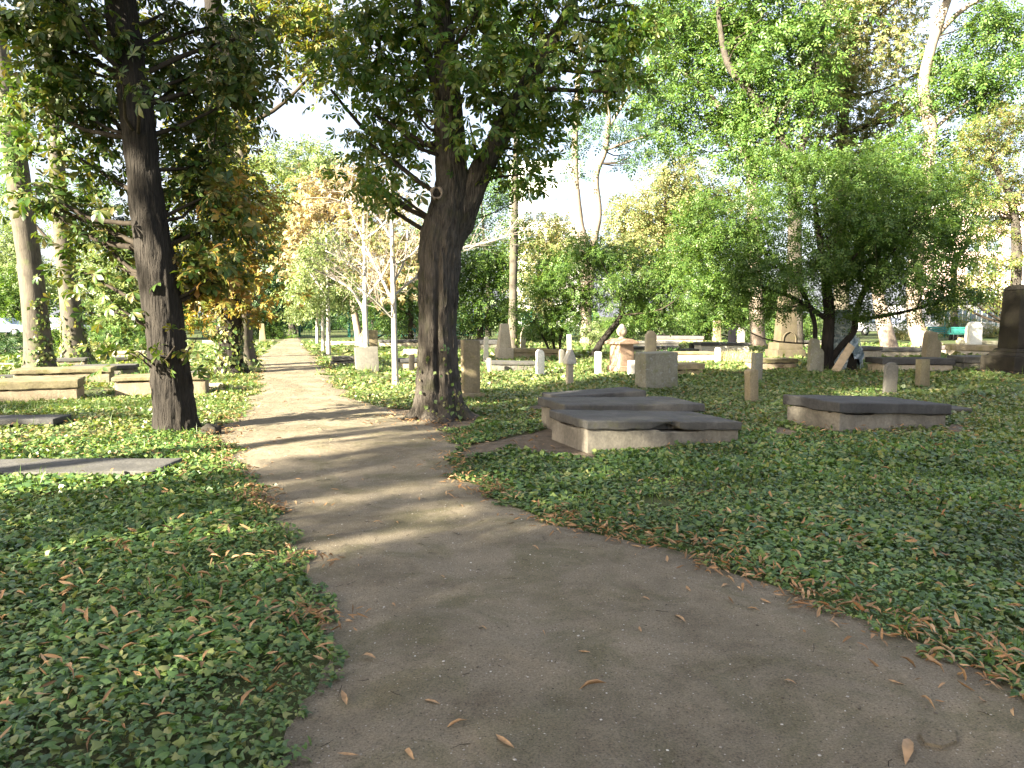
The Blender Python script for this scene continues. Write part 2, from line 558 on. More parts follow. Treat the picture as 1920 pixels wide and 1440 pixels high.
M['tyre'] = plain_mat('tyre_rubber', (0.02, 0.02, 0.02), 0.8, 0.2)
M['steel'] = plain_mat('galvanised_steel', (0.5, 0.52, 0.52), 0.45, 0.4, 0.6)
M['wood'] = plain_mat('raw_board', (0.48, 0.37, 0.24), 0.8, 0.2, 0, 0.25)
M['skin'] = plain_mat('skin', (0.5, 0.33, 0.24), 0.6, 0.3, 0, 0.05)
M['hair'] = plain_mat('brown_hair', (0.10, 0.055, 0.03), 0.7, 0.3)
M['cloth_blue'] = plain_mat('turquoise_cloth', (0.06, 0.28, 0.36), 0.85, 0.1)
M['cloth_white'] = plain_mat('white_cloth', (0.7, 0.7, 0.72), 0.85, 0.1)


def m_tarp():
    t = NT('grey_plastic_sheet')
    nz = t.noise(t.coord(), 5.0, 4, 0.6, 1.2)
    c = t.ramp(nz, [(0.35, (0.10, 0.15, 0.17)), (0.5, (0.26, 0.33, 0.36)), (0.62, (0.62, 0.68, 0.70))])  # pale end of the ramp paints highlights on the crumpled folds
    t.bsdf(c, 0.3, 0.5, t.bump(nz, 0.05))
    return t.m


def m_ground():
    t = NT('soil_and_green')
    co = t.coord(kind='Object')
    n1 = t.noise(co, 0.55, 5, 0.6, 0.3)
    n2 = t.noise(co, 9.0, 5, 0.65)
    n3 = t.noise(co, 45.0, 4, 0.6)
    soil = t.ramp(n2, [(0.3, (0.05, 0.038, 0.025)), (0.7, (0.13, 0.10, 0.065))])
    green = t.ramp(n3, [(0.3, (0.03, 0.055, 0.016)), (0.5, (0.06, 0.10, 0.025)), (0.72, (0.11, 0.14, 0.04))])
    c = t.mix(t.ramp(n1, [(0.36, (0.25, 0.25, 0.25)), (0.56, (0.92, 0.92, 0.92))]), soil, green)
    t.bsdf(c, 0.95, 0.15, t.bump(n3, 0.03))
    return t.m


def m_path():
    t = NT('trodden_earth')
    co = t.coord(kind='Object')
    n1 = t.noise(co, 0.8, 4, 0.6, 0.4)
    n2 = t.noise(co, 6.0, 6, 0.65)
    n3 = t.noise(co, 110.0, 5, 0.75)
    n4 = t.noise(co, 1.7, 5, 0.7, 0.8)
    c = t.ramp(n2, [(0.28, (0.13, 0.107, 0.074)), (0.5, (0.176, 0.149, 0.105)), (0.74, (0.22, 0.19, 0.138))])
    c = t.mix(t.ramp(n1, [(0.42, (0, 0, 0)), (0.62, (0.8, 0.8, 0.8))]), c, (0.262, 0.222, 0.16))
    c = t.mix(t.ramp(n4, [(0.48, (0, 0, 0)), (0.64, (0.6, 0.6, 0.6))]), c, (0.105, 0.10, 0.05))
    c = t.mix(1.0, c, t.ramp(n3, [(0.3, (0.45, 0.45, 0.45)), (0.5, (1, 1, 1)), (0.72, (1.5, 1.47, 1.42))]), 'MULTIPLY')
    vo = t.n('ShaderNodeTexVoronoi', feature='F1')
    vo.inputs['Scale'].default_value = 46
    t.l(co, vo.inputs['Vector'])
    c = t.mix(t.ramp(vo.outputs['Distance'], [(0.12, (0.85, 0.85, 0.85)), (0.22, (0, 0, 0))]), c, t.ramp(vo.outputs['Color'], [(0.25, (0.05, 0.04, 0.03)), (0.6, (0.14, 0.11, 0.08)), (0.85, (0.5, 0.46, 0.4))]))
    h = t.math('ADD', t.math('MULTIPLY', n2, 1.4), t.math('MULTIPLY', n3, 0.5))
    t.bsdf(c, 0.93, 0.2, t.bump(h, 0.03))
    return t.m


def m_earth():
    t = NT('bare_dark_earth')
    co = t.coord(kind='Object')
    n2 = t.noise(co, 7.0, 6, 0.65)
    n3 = t.noise(co, 60.0, 4, 0.7)
    c = t.ramp(n2, [(0.28, (0.10, 0.08, 0.058)), (0.72, (0.21, 0.17, 0.125))])
    c = t.mix(1.0, c, t.ramp(n3, [(0.25, (0.6, 0.6, 0.6)), (0.8, (1.3, 1.28, 1.25))]), 'MULTIPLY')
    t.bsdf(c, 0.95, 0.15, t.bump(n3, 0.02))
    return t.m


M['tarp'], M['ground'], M['path'], M['earth'] = m_tarp(), m_ground(), m_path(), m_earth()

# ------------------------------------------------------------------ ground, path, bare earth
LEFT = [(380, 1640), (505, 1440), (545, 1345), (602, 1272), (622, 1235), (600, 1190), (562, 1130), (548, 1060), (520, 1000), (502, 950), (462, 900), (432, 850), (412, 815), (432, 790), (468, 760), (482, 724), (486, 702), (480, 680), (500, 656), (522, 642), (540, 634), (546, 629)]
RIGHT = [(2900, 1640), (2230, 1440), (1920, 1312), (1838, 1262), (1762, 1232), (1640, 1180), (1540, 1132), (1430, 1092), (1300, 1042), (1180, 1016), (1080, 992), (990, 966), (905, 932), (866, 900), (858, 868), (866, 846), (856, 822), (815, 798), (765, 778), (690, 757), (650, 742), (632, 728), (622, 712), (606, 694), (592, 672), (574, 652), (562, 638), (560, 629)]
le = np.array([G(*p)[:2] for p in LEFT])
re_ = np.array([G(*p)[:2] for p in RIGHT])


def edge_x(E, y, s):
    y = np.asarray(y, float)
    x = np.interp(y, E[:, 1], E[:, 0])
    P = np.stack([y * 2.2, y * 0, y * 0 + s], -1)
    return x + fbm(P, s, 3) * 0.075 * np.clip(y / 5, 0.5, 2.0) + fbm(P * 5.1, s + 20, 2) * 0.035


def path_left(y):
    return edge_x(le, y, 3)


def path_right(y):
    return edge_x(re_, y, 8)


xs = np.array([-900, -300, -120, -60, -30, -15, 0, 15, 30, 60, 120, 300, 900.0])
ys = np.array([-600, -150, -60, -20, 0, 20, 40, 60, 90, 140, 300, 900.0])
A, B = np.meshgrid(xs, ys, indexing='ij')
idx = np.arange(A.size).reshape(A.shape)
gq = np.stack([idx[:-1, :-1], idx[1:, :-1], idx[1:, 1:], idx[:-1, 1:]], -1).reshape(-1, 4)
tag(obj('ground', np_mesh('ground', np.stack([A.ravel(), B.ravel(), A.ravel() * 0], -1), [gq]), M['ground']), kind='structure')

yy = [0.6]
while yy[-1] < 59:
    yy.append(yy[-1] + max(0.05, yy[-1] * 0.014))
yy = np.array(yy)
nx = 64
tt = np.linspace(0, 1, nx)
XL, XR = path_left(yy), path_right(yy)
PX = XL[:, None] * (1 - tt) + XR[:, None] * tt
PY = np.repeat(yy[:, None], nx, 1)
PP = np.stack([PX.ravel(), PY.ravel(), PX.ravel() * 0], -1)
edge = np.clip(np.minimum(tt, 1 - tt) * 8, 0, 1)
PZ = 0.010 + (0.022 + 0.014 * fbm(PP * 0.9, 5, 3) + 0.006 * fbm(PP * 5, 9, 2)) * np.tile(edge, len(yy))
idx = np.arange(len(yy) * nx).reshape(len(yy), nx)
pq = np.stack([idx[:-1, :-1], idx[:-1, 1:], idx[1:, 1:], idx[1:, :-1]], -1).reshape(-1, 4)
tag(obj('path', np_mesh('path', np.stack([PP[:, 0], PP[:, 1], PZ], -1), [pq], True), M['path']), kind='structure')


def path_z(x, y):
    P = np.array([[x, y, 0.0]])
    return float(0.032 + 0.014 * fbm(P * 0.9, 5, 3)[0] + 0.006 * fbm(P * 5, 9, 2)[0])


EARTH = []                                                  # polygons kept clear of ivy
HOLES = []                                                  # (cx, cy, rot, half length, half width) of things standing on the ground
DISCS = []                                                  # (x, y, radius)


def earth_patch(pts, z):
    P = np.array([G(*p)[:2] for p in pts])
    Q = []
    for i in range(len(P)):                                 # ragged outline
        a, b = P[i], P[(i + 1) % len(P)]
        for t in np.arange(0, 1, 0.12):
            Q.append(a * (1 - t) + b * t)
    Q = np.array(Q)
    d = fbm(np.stack([Q[:, 0] * 3, Q[:, 1] * 3, Q[:, 0] * 0], -1), 4, 3)
    c = Q.mean(0)
    Q = Q + (Q - c) / (np.linalg.norm(Q - c, axis=1)[:, None]) * d[:, None] * 0.10
    EARTH.append(Q)
    bm = bmesh.new()
    bm.faces.new([bm.verts.new((x, y, z)) for x, y in Q])
    bmesh.ops.triangulate(bm, faces=bm.faces[:])
    me = bpy.data.meshes.new('bare_earth')
    bm.to_mesh(me)
    bm.free()
    tag(obj('bare_earth', me, M['earth']), kind='structure')


earth_patch([(850, 862), (880, 836), (950, 824), (1030, 806), (1060, 812), (1120, 858), (1105, 864), (1040, 856), (960, 846), (900, 858)], 0.006)
earth_patch([(690, 778), (730, 768), (800, 770), (880, 772), (912, 786), (880, 800), (838, 808), (800, 812), (740, 800)], 0.009)
earth_patch([(1395, 838), (1420, 826), (1440, 832), (1415, 844)], 0.006)
earth_patch([(1430, 812), (1462, 800), (1500, 812), (1475, 820)], 0.006)
earth_patch([(1765, 812), (1785, 796), (1815, 802), (1800, 815)], 0.006)
earth_patch([(390, 812), (420, 800), (440, 812), (425, 826)], 0.009)
earth_patch([(985, 765), (1030, 752), (1040, 768), (1010, 776)], 0.006)


def in_poly(x, y, Q):
    n = len(Q)
    c = np.zeros(len(x), bool)
    j = n - 1
    for i in range(n):
        xi, yi, xj, yj = Q[i, 0], Q[i, 1], Q[j, 0], Q[j, 1]
        c ^= ((yi > y) != (yj > y)) & (x < (xj - xi) * (y - yi) / (yj - yi + 1e-12) + xi)
        j = i
    return c


def clear_of(x, y, pad=0.03, edge=0.0):
    ok = ~((x > path_left(y) + edge) & (x < path_right(y) - edge) & (y < 58))
    for Q in EARTH:
        ok &= ~in_poly(x, y, Q)
    for cx, cy, r, hl, hw in HOLES:
        dx, dy = x - cx, y - cy
        u, v = dx * math.cos(r) + dy * math.sin(r), -dx * math.sin(r) + dy * math.cos(r)
        ok &= ~((abs(u) < hl + pad) & (abs(v) < hw + pad))
    for cx, cy, r in DISCS:
        ok &= (x - cx) ** 2 + (y - cy) ** 2 > r * r
    return ok

# ------------------------------------------------------------------ trees
def leaf_cloud(blobs, kind, size, cover, rng, per=14, flat=0.65, spread=None):
    """blobs: (centre, (rx,ry,rz)) -> leaves gathered in clumps; returns (V, F), clump centres per blob"""
    (tv, tf), k_area = LEAF[kind]
    area = k_area * size * size
    Ps, Outs, cl = [], [], []
    for c, r in blobs:
        n = int(cover * math.pi * r[0] * r[2] / area) + 3
        nc = max(3, n // per)
        d = rng.normal(size=(nc, 3))
        d /= np.linalg.norm(d, axis=1)[:, None]
        cc = d * (rng.random(nc) ** 0.45)[:, None]
        lump = fbm(cc * 1.9 + c, 7, 2)
        keep = lump > -0.42 + 0.3 * rng.random(nc)
        cc = cc[keep] * (1 + 0.22 * lump[keep])[:, None]
        cc = c + cc * r
        cl.append(cc)
        nn = rng.poisson(per * n / max(1, len(cc) * per), len(cc)) + 2
        rc = spread or max(size * 1.5, 0.16 * (r[0] + r[2]) / 2 + size * 0.8)
        i = np.repeat(np.arange(len(cc)), nn)
        p = cc[i] + rng.normal(size=(len(i), 3)) * rc * np.array([1, 1, flat]) * 0.62
        Ps.append(p)
        Outs.append((p - c) / r)
    P, O = np.concatenate(Ps), np.concatenate(Outs)
    ax = O * np.array([1, 1, 0.4]) * 0.8 + rng.normal(size=P.shape) * 0.75 + np.array([0, 0, -0.45])
    nr = rng.normal(size=P.shape) * 0.55 + np.array([0, 0, 0.9]) + O * 0.35
    s = size * rng.uniform(0.65, 1.25, len(P))
    return stamp(tv, tf, P, frames(ax, nr), s), cl


def bark_disp(amp, freq, seed, flare=0.0, groove=None, z0=0.0, lobes=5):
    def f(pts, rad, th, r, P):
        n, s = r.shape
        Q = np.stack([np.cos(th)[None, :] * rad[:, None] * freq, np.sin(th)[None, :] * rad[:, None] * freq, np.repeat(pts[:, 2:3] * freq * 0.16, s, 1)], -1).reshape(-1, 3)
        v = fbm(Q, seed, 3).reshape(n, s)
        big = fbm(np.concatenate([Q[:, :2] * 0.12, Q[:, 2:] * 0.5], 1), seed + 9, 2).reshape(n, s)
        out = r * (1 + amp * (np.abs(v) * 2 - 0.6) + amp * 1.2 * big)
        z = np.clip(pts[:, 2] - z0, 0, None)[:, None]
        if flare:
            lob = 0.5 + 0.5 * np.cos(lobes * th + 0.8 * np.sin(2 * th) + seed)[None, :]
            out = out * (1 + flare * np.exp(-z / 0.16) * (0.35 + lob) + flare * 0.35 * np.exp(-z / 0.5) * lob)
        if groove:
            for a0, wd, dp, za, zb in groove:
                d = np.abs((th - a0 + math.pi) % (2 * math.pi) - math.pi)[None, :]
                win = 1 / (1 + np.exp(-(z - za) * 6)) / (1 + np.exp((z - zb) * 6))
                out = out * (1 - dp * np.exp(-(d / wd) ** 2) * win)
        return out
    return f


def px_line(L, Y, ground=False):
    pts, rad = [], []
    for q in L:
        px, py, wd = q[:3]
        y = Y + (q[3] if len(q) > 3 else 0)
        pts.append(W(px, py, y))
        rad.append(wd * y / FPX / 2)
    pts = np.array(pts)
    if ground:
        pts[0, 2] = -0.06
    return pts, np.array(rad)


def px_blob(b, Y):
    px, py, rx, ry = b[:4]
    y = Y + (b[4] if len(b) > 4 else 0)
    s = y / FPX
    ryd = (b[5] if len(b) > 5 else (rx + ry) / 2 * s)
    return W(px, py, y), np.array([rx * s, ryd, ry * s])


def twigs(clumps, blobs, rng, frac=0.5, r0=0.012, tips=None):
    out = []
    for (c, r), cc in zip(blobs, clumps):
        for p in cc:
            if rng.random() > frac:
                continue
            m = (p + c) / 2 + rng.normal(size=3) * r * 0.12
            st = c + (p - c) * 0.15
            out.append(tube([st, m, p], [r0, r0 * 0.7, r0 * 0.3], 3, cap=False))
    return out


def tree(name, label, Y, trunk, blobs, leaf='diamond', size=0.15, cover=3.0, mat='ash', bark='bark_grey', limbs=(), cat='tree', group=None, sides=14, ring=0.35, amp=0.05, freq=9.0,
         flare=0.35, groove=None, ivy=None, twig='twig', auto=True, tw_frac=0.45, tw_r=0.012, seed=1, per=14, flat=0.65, spread=None, disc=None, extra_blobs=(), sat=3):
    rng = np.random.default_rng(seed)
    if Y > 30:
        size *= 1.22
    tp, tr = px_line(trunk, Y, True)
    base = np.array([tp[0, 0], tp[0, 1], 0.0])
    root = thing(name, label, cat, base, 0, group)
    z0 = tp[0, 2]
    V, F = tube(tp, tr, sides, ring, bark_disp(amp, freq, seed, flare, groove, z0))
    trk = obj('trunk', np_mesh('trunk', V - base, F, True), M[bark], root)
    if disc is None:
        disc = tr[0] * 1.15
    DISCS.append((base[0], base[1], disc))
    lines = [(tp, tr)]
    for L in limbs:
        lp, lr = px_line(L, Y)
        lines.append((lp, lr))
        V, F = tube(lp, lr, max(5, sides // 2), ring, bark_disp(amp, freq, seed + 3))
        obj('limb', np_mesh('limb', V - base, F, True), M[bark], root)
    allb = []
    tw = []
    for bl, mt, *kd in [(blobs, mat)] + list(extra_blobs):
        if not bl:
            continue
        kind_, size_ = kd if kd else (leaf, size)
        B = [px_blob(b, Y) for b in bl]
        for c_, r_ in list(B):                               # smaller boughs standing out from each big one
            for _ in range(sat):
                d_ = rng.normal(size=3) * np.array([1, 1, 0.8])
                d_ /= np.linalg.norm(d_)
                B.append((c_ + d_ * r_ * rng.uniform(0.85, 1.3), r_ * rng.uniform(0.16, 0.40)))
        (V, F), cl = leaf_cloud(B, kind_, size_, cover, rng, per, flat, spread)
        obj('crown', np_mesh('crown', V - base, [F]), M[mt], root)
        tw += twigs(cl, B, rng, tw_frac, tw_r)
        allb += B
    if auto:
        for c, r in [q_ for q_ in allb if sat < 2 or q_[1][0] > 0.3]:          # a bough from the nearest lower stem to each clump
            best = None
            for lp, lr in lines:
                for i in range(1, len(lp)):
                    for t in (0, 0.5):
                        q = lp[i - 1] * (1 - t) + lp[i] * t
                        if q[2] > c[2] + 0.1:
                            continue
                        d = np.linalg.norm(q - c) + 0.5 * abs((c[2] - q[2]) - 0.7 * np.linalg.norm((q - c)[:2]))
                        if best is None or d < best[0]:
                            best = (d, q, lr[i])
            if best is None:
                continue
            _, q, rr = best
            r1 = min(rr * 0.42, 0.018 * np.linalg.norm(c - q) + 0.015)
            m = q * 0.5 + c * 0.5 + rng.normal(size=3) * 0.06 * np.linalg.norm(c - q) - np.array([0, 0, 0.06]) * np.linalg.norm(c - q)
            tw.append(tube([q, m, c], [r1, r1 * 0.75, r1 * 0.4], 5, 0.3, cap=False))
    if tw:
        V, F = join(tw)
        obj('branches', np_mesh('branches', V - base, F, True), M[twig], root)
    if ivy:
        zt, dens = ivy[:2]
        side = ivy[2] if len(ivy) > 2 else None
        n = int(dens * zt * tr[0] * 7)
        zz = zt * rng.random(n) ** 1.4
        ii = np.interp(zz, tp[:, 2], np.arange(len(tp)))
        cx, cy, cr = (np.interp(zz, tp[:, 2], q) for q in (tp[:, 0], tp[:, 1], tr))
        th = rng.uniform(-math.pi, math.pi, n) if side is None else rng.normal(side, 0.75, n)
        gap = fbm(np.stack([np.cos(th) * 2.5, np.sin(th) * 2.5, zz * 2.0], -1), seed) > -0.3 + 0.9 * (zz / zt) - 0.25
        fl = 1 + flare * 0.6 * np.exp(-zz / 0.25)
        P = np.stack([cx + np.cos(th) * (cr * 1.06 * fl + 0.015), cy + np.sin(th) * (cr * 1.06 * fl + 0.015), zz], -1)[gap]
        N = np.stack([np.cos(th), np.sin(th), 0 * th + 0.35], -1)[gap] + rng.normal(size=(gap.sum(), 3)) * 0.35
        A_ = np.tile([0, 0, -1.0], (len(P), 1)) + rng.normal(size=(len(P), 3)) * 0.6
        (tv, tf), _ = LEAF['diamond']
        tv = tv * np.array([1.5, 1, 1])
        V, F = stamp(tv, tf, P, frames(A_, N), (ivy[3] if len(ivy) > 3 else 0.08) * rng.uniform(0.6, 1.2, len(P)))
        o = obj('ivy', np_mesh('ivy', V - base, [F]), M['ivy_mid'], root)
    return root, tp, tr


# --- the two big chestnuts in front
T_A, *_ = tree('chestnut_tree', 'dark leaning chestnut tree at the path edge, leaves hanging low on its trunk', 10.25,
     [(330, 812, 75.6), (327, 770, 73.8), (319, 700, 68.4), (311, 620, 66.6), (298, 520, 64.8), (282, 420, 61.2), (268, 320, 57.6), (255, 200, 55.8), (240, 100, 54.0), (225, 0, 50.4), (205, -150, 45.0), (190, -350, 32.4), (180, -550, 18.0)],
     [(125, 120, 95, 95), (140, 290, 60, 80, .2), (150, 400, 65, 60, .2), (172, 515, 50, 40, .2), (205, 200, 40, 110, .95, .3), (345, 150, 70, 110, 1.0, .45), (400, 290, 68, 95, .7, .5), (410, 420, 65, 85, .6), (385, 510, 42, 42, .2),
      (215, 450, 26, 46, .95, .25), (320, 50, 90, 80, 1.0, .45), (90, 40, 85, 80), (450, 70, 75, 85, .7), (70, 190, 40, 34), (95, 385, 40, 26, .3), (430, 190, 60, 60, .6), (215, 585, 36, 18, .1), (140, 200, 55, 50, .3), (350, 330, 32, 100, 1.0, .3), (160, 40, 90, 70, -.3),
      (265, 160, 34, 16, -.8), (356, 650, 22, 26, -.35), (258, 668, 26, 14, -.3), ],
     'palm', 0.26, 3.0, 'chestnut', 'bark_black', sat=1, sides=84, ring=0.035, amp=0.06, freq=18, flare=0.2, seed=21, per=7, flat=0.55, spread=0.27, tw_frac=0.5,
     extra_blobs=[([(270, -220, 150, 150), (240, -480, 120, 150), (360, -130, 120, 110, .3), (150, -90, 100, 80)], 'chestnut', 'palmfar', 0.34), ([(400, 520, 60, 50, .5), (440, 380, 50, 60, .6)], 'chestnut_gold')])

T_F, FP, FR = tree('chestnut_tree', 'thick chestnut trunk with root flare and deep groove where path meets ivy', 11.6,
     [(826, 789, 80.0), (824, 750, 76.6), (822, 700, 71.3), (821, 600, 69.6), (822, 520, 73.1), (828, 450, 78.3), (840, 400, 74.8), (848, 355, 62.6), (846, 300, 53.9), (842, 230, 50.5), (838, 150, 45.2), (832, 60, 38.3), (820, -50, 33.1), (815, -250, 24.4), (810, -450, 12.2)],
     [(720, 110, 90, 105), (700, 215, 62, 70), (740, 300, 75, 62), (722, 365, 50, 26), (790, 60, 110, 80), (900, 50, 110, 85), (1010, 60, 110, 75), (1120, 60, 95, 70), (1050, 160, 75, 55), (940, 170, 60, 60, -.5),
      (975, 245, 52, 55), (985, 315, 42, 38), (1000, 345, 26, 18), (880, 230, 40, 45, -.7), (905, 325, 32, 32, -.2), (1150, 130, 60, 50), (690, 60, 55, 60), (1185, 40, 45, 50), (855, 95, 48, 45, -.7), (870, 165, 36, 34, -.7),
      (665, 140, 40, 50), (690, 330, 36, 36), (770, 200, 50, 60, -.3), (1010, 200, 60, 50, .3)],
     'palm', 0.265, 2.2, 'chestnut_green', 'bark_dark', sat=1,
     limbs=[[(836, 500, 34), (846, 455, 46), (862, 412, 50), (884, 362, 45), (905, 315, 41), (930, 270, 39), (955, 215, 35), (985, 165, 32), (1010, 120, 26), (1060, 30, 20), (1110, -80, 14)], [(838, 215, 22), (805, 120, 18), (787, 40, 16), (780, -40, 12)],
            [(846, 445, 44), (864, 432, 36), (877, 422, 27), (885, 415, 17), (889, 411, 6)]],
     sides=112, ring=0.032, amp=0.07, freq=20, flare=0.85, groove=[(-1.50, 0.16, 0.30, 0.15, 2.45), (-2.35, 0.10, 0.12, 1.6, 3.4), (-0.75, 0.14, 0.10, -0.3, 0.8)], ivy=(1.2, 60, -1.0, 0.07), seed=33, per=7, flat=0.55, spread=0.34, tw_frac=0.7, disc=0.75,
     extra_blobs=[([(850, -150, 340, 120), (850, -400, 270, 170)], 'chestnut_green', 'palmfar', 0.34)])


def knot_hole():
    """a healed branch scar: a pale ring of callus round a dark hollow, on the trunk"""
    c = W(822, 367, 11.6)
    base = np.array(T_F.location)
    k = np.interp(c[2], FP[:, 2], np.arange(len(FP)))
    r = np.interp(c[2], FP[:, 2], FR)
    c = np.array([c[0], np.interp(c[2], FP[:, 2], FP[:, 1]) - r * 0.93, c[2]])
    th = np.linspace(0, 2 * math.pi, 25)
    pts = np.stack([c[0] + np.cos(th) * 0.075, c[1] + 0 * th, c[2] + np.sin(th) * 0.085], -1)
    V, F = tube(pts, 0.022 + 0.008 * np.sin(3 * th), 8)
    obj('callus_ring', np_mesh('callus_ring', V - base, F, True), M['bark_pink'], T_F)
    V, F = tube([c + (0, 0.03, 0), c + (0, -0.005, 0)], [0.07, 0.065], 16)
    obj('hollow', np_mesh('hollow', V - base, F, True), M['bark_black'], T_F)


knot_hole()

# roots running out from the big trunk
for k, (L, r) in enumerate([([(800, 783), (765, 790), (735, 786), (700, 778)], 0.045), ([(850, 787), (880, 790), (905, 786)], 0.05), ([(815, 790), (840, 800), (790, 797)], 0.03)]):
    P = np.array([G(*p) for p in L])
    P[:, 2] = np.linspace(0.05, -0.03, len(P))
    V, F = tube(P, np.linspace(r, r * 0.4, len(P)), 8, 0.08, bark_disp(0.15, 9, k))
    obj('root', np_mesh('root', V - np.array(T_F.location), F, True), M['bark_dark'], T_F)

# --- trees behind on the left
tree('chestnut_tree', 'second chestnut along the path with ivy round its foot and leaves turning orange', 20.6,
     [(432, 706, 56), (430, 660, 46), (428, 560, 44), (420, 420, 42), (410, 250, 38), (405, 100, 34), (395, -60, 26), (390, -200, 16)],
     [(430, 320, 60, 70), (585, 60, 65, 50), (600, 125, 40, 50), (560, 20, 50, 50), (640, 50, 55, 55), (530, 10, 60, 50), (400, 230, 60, 70), (370, 350, 50, 70), (440, 250, 40, 60), (450, -100, 80, 60), (380, 440, 60, 60)],
     'palmfar', 0.33, 2.2, 'chestnut_dim', 'bark_black', limbs=[[(416, 140, 24), (430, 95, 22), (455, 55, 20), (485, 38, 18), (515, 40, 16), (530, 48, 12)]],
     sides=24, ring=0.15, amp=0.06, freq=10, ivy=(2.6, 130, None, 0.13), seed=5, per=7, spread=0.4,
     extra_blobs=[([(440, 430, 62, 90), (468, 520, 46, 60), (400, 530, 45, 50), (475, 400, 36, 60), (430, 580, 50, 28), (480, 470, 34, 60), (380, 590, 30, 20)], 'chestnut_gold')])
tree('ash_tree', 'tall slim grey tree rising behind the ivy footed chestnut beside the path', 23.6,
     [(462, 686, 42), (458, 640, 30), (455, 500, 28), (452, 300, 24), (450, 200, 22), (440, 100, 20), (415, 30, 18), (395, -40, 14), (380, -200, 8)],
     [(440, 150, 26, 50), (455, 110, 20, 40), (470, 20, 40, 50), (455, -140, 70, 60), (435, 190, 14, 50)], 'spray', 0.26, 1.3, 'ash', 'bark_grey',
     limbs=[[(452, 260, 14), (465, 140, 12), (475, 60, 10), (480, -20, 8), (485, -140, 5)]], seed=6, ivy=(1.2, 60, None, 0.12))
tree('lime_tree', 'curved grey trunk with ivy up its shaded side beside a low sandstone tomb', 18.6,
     [(76, 716, 62), (73, 660, 47), (65, 580, 43), (57, 500, 41), (45, 420, 40), (34, 330, 38), (20, 240, 36), (8, 150, 34), (-10, 50, 30), (-30, -80, 24), (-50, -260, 14)],
     [(22, 240, 34, 34, -.5), (36, 300, 24, 18, -.5), (15, 190, 30, 30, -.3), (-60, -160, 90, 70), (40, -90, 60, 50)], 'spray', 0.24, 1.6, 'ash', 'bark_grey', sides=22, ring=0.12, amp=0.025, freq=7, ivy=(2.0, 70, -0.6, 0.11), seed=7)
tree('lime_tree', 'straight grey trunk with a green ivy skirt behind the pale box tombs', 24.5,
     [(143, 687, 62), (139, 640, 38), (131, 560, 34), (121, 470, 32), (112, 380, 28), (105, 280, 26), (100, 150, 22), (95, 0, 18), (90, -200, 10)],
     [(150, 370, 50, 40), (100, -90, 80, 60), (30, 380, 50, 40, 2)], 'spray', 0.26, 1.5, 'ash', 'bark_grey', sides=20, ring=0.15, amp=0.03, freq=7, ivy=(1.6, 130, None, 0.13), seed=8)

# --- young pale trees in a row along the path
YG = 'young pale trees in a row along the path'


def thin_sprays(limbs, Y, rng, n=6, base=None):
    out = []
    for L in limbs:
        lp, lr = px_line(L, Y)
        for i in range(1, len(lp)):
            for _ in range(n):
                t = rng.random()
                q = lp[i - 1] * (1 - t) + lp[i] * t
                d = (lp[i] - lp[i - 1])
                Ld = np.linalg.norm(d)
                e = q + d / Ld * rng.uniform(0.3, 0.8) + rng.normal(size=3) * 0.32 + np.array([0, 0, 0.15])
                m = (q + e) / 2 + rng.normal(size=3) * 0.05
                out.append(tube([q, m, e], [0.009, 0.006, 0.003], 4, cap=False))
                for _ in range(2):
                    e2 = m + (e - m) * rng.uniform(0.4, 1.1) + rng.normal(size=3) * 0.2
                    out.append(tube([m, e2], [0.005, 0.002], 3, cap=False))
    return out


def young(label, Y, trunk, limbs, blobs, size, cover, mat, seed, bare=6, ivy=None):
    root, tp, tr = tree('young_tree', label, Y, trunk, blobs, 'narrow', size, cover, mat, 'bark_white', limbs, group=YG, sides=12, ring=0.2, amp=0.03, freq=8, flare=0.15, twig='twig_pale', auto=False, tw_frac=0.5, tw_r=0.008, seed=seed, ivy=ivy)
    if bare:
        V, F = join(thin_sprays(limbs, Y, np.random.default_rng(seed), bare))
        obj('bare_twigs', np_mesh('bare_twigs', V - np.array(root.location), F, True), M['twig_pale'], root)


young('nearly bare young tree with whitish trunk, nearest the big grooved trunk', 16.7,
      [(742, 729, 12.3), (740, 650, 10.7), (738, 560, 9.8), (735, 440, 7.4), (732, 350, 4.9), (728, 300, 2.5)],
      [[(738, 570, 6.6), (715, 520, 4.9), (690, 470, 3.3), (655, 390, 2.5)], [(738, 530, 4.9, 0), (760, 480, 4.1, .3), (766, 390, 2.5, .5)], [(737, 555, 4.9), (800, 505, 4.1, .6), (870, 464, 4.1, .8), (920, 453, 2.5, .9), (956, 440, 1.6, 1)], [(735, 450, 4.1), (700, 400, 3.3), (640, 370, 2.5)],
       [(736, 500, 4.1), (780, 470, 3.3), (800, 430, 2.5)], [(739, 600, 4.1), (700, 560, 3.3, -.4), (670, 540, 2.5, -.6)], [(734, 420, 3.3), (770, 400, 2.5), (790, 380, 1.6)]],
      [(690, 430, 70, 70), (770, 440, 50, 60), (740, 350, 50, 40)], 0.11, 0.16, 'yellowgreen', 41, 7, (0.55, 60, -0.5, 0.07))
young('nearly bare young tree with ivy round its foot in front of the square grey block', 21.4,
      [(690, 699, 12.3), (685, 600, 9.8), (684, 500, 7.4), (682, 430, 4.9), (680, 380, 2.5)],
      [[(685, 590, 5.7), (660, 545, 4.1), (620, 520, 3.3), (580, 500, 1.6)], [(685, 560, 4.9), (715, 520, 3.3), (735, 480, 2.5)], [(684, 500, 4.1), (640, 470, 3.3), (590, 455, 1.6)], [(683, 450, 4.1), (720, 420, 3.3), (745, 380, 1.6)], [(684, 520, 4.1), (650, 490, 2.5, -.5), (610, 470, 1.6, -.8)]],
      [(640, 470, 60, 60), (710, 450, 50, 60)], 0.12, 0.25, 'yellowgreen', 42, 6, (1.1, 60, None, 0.08))
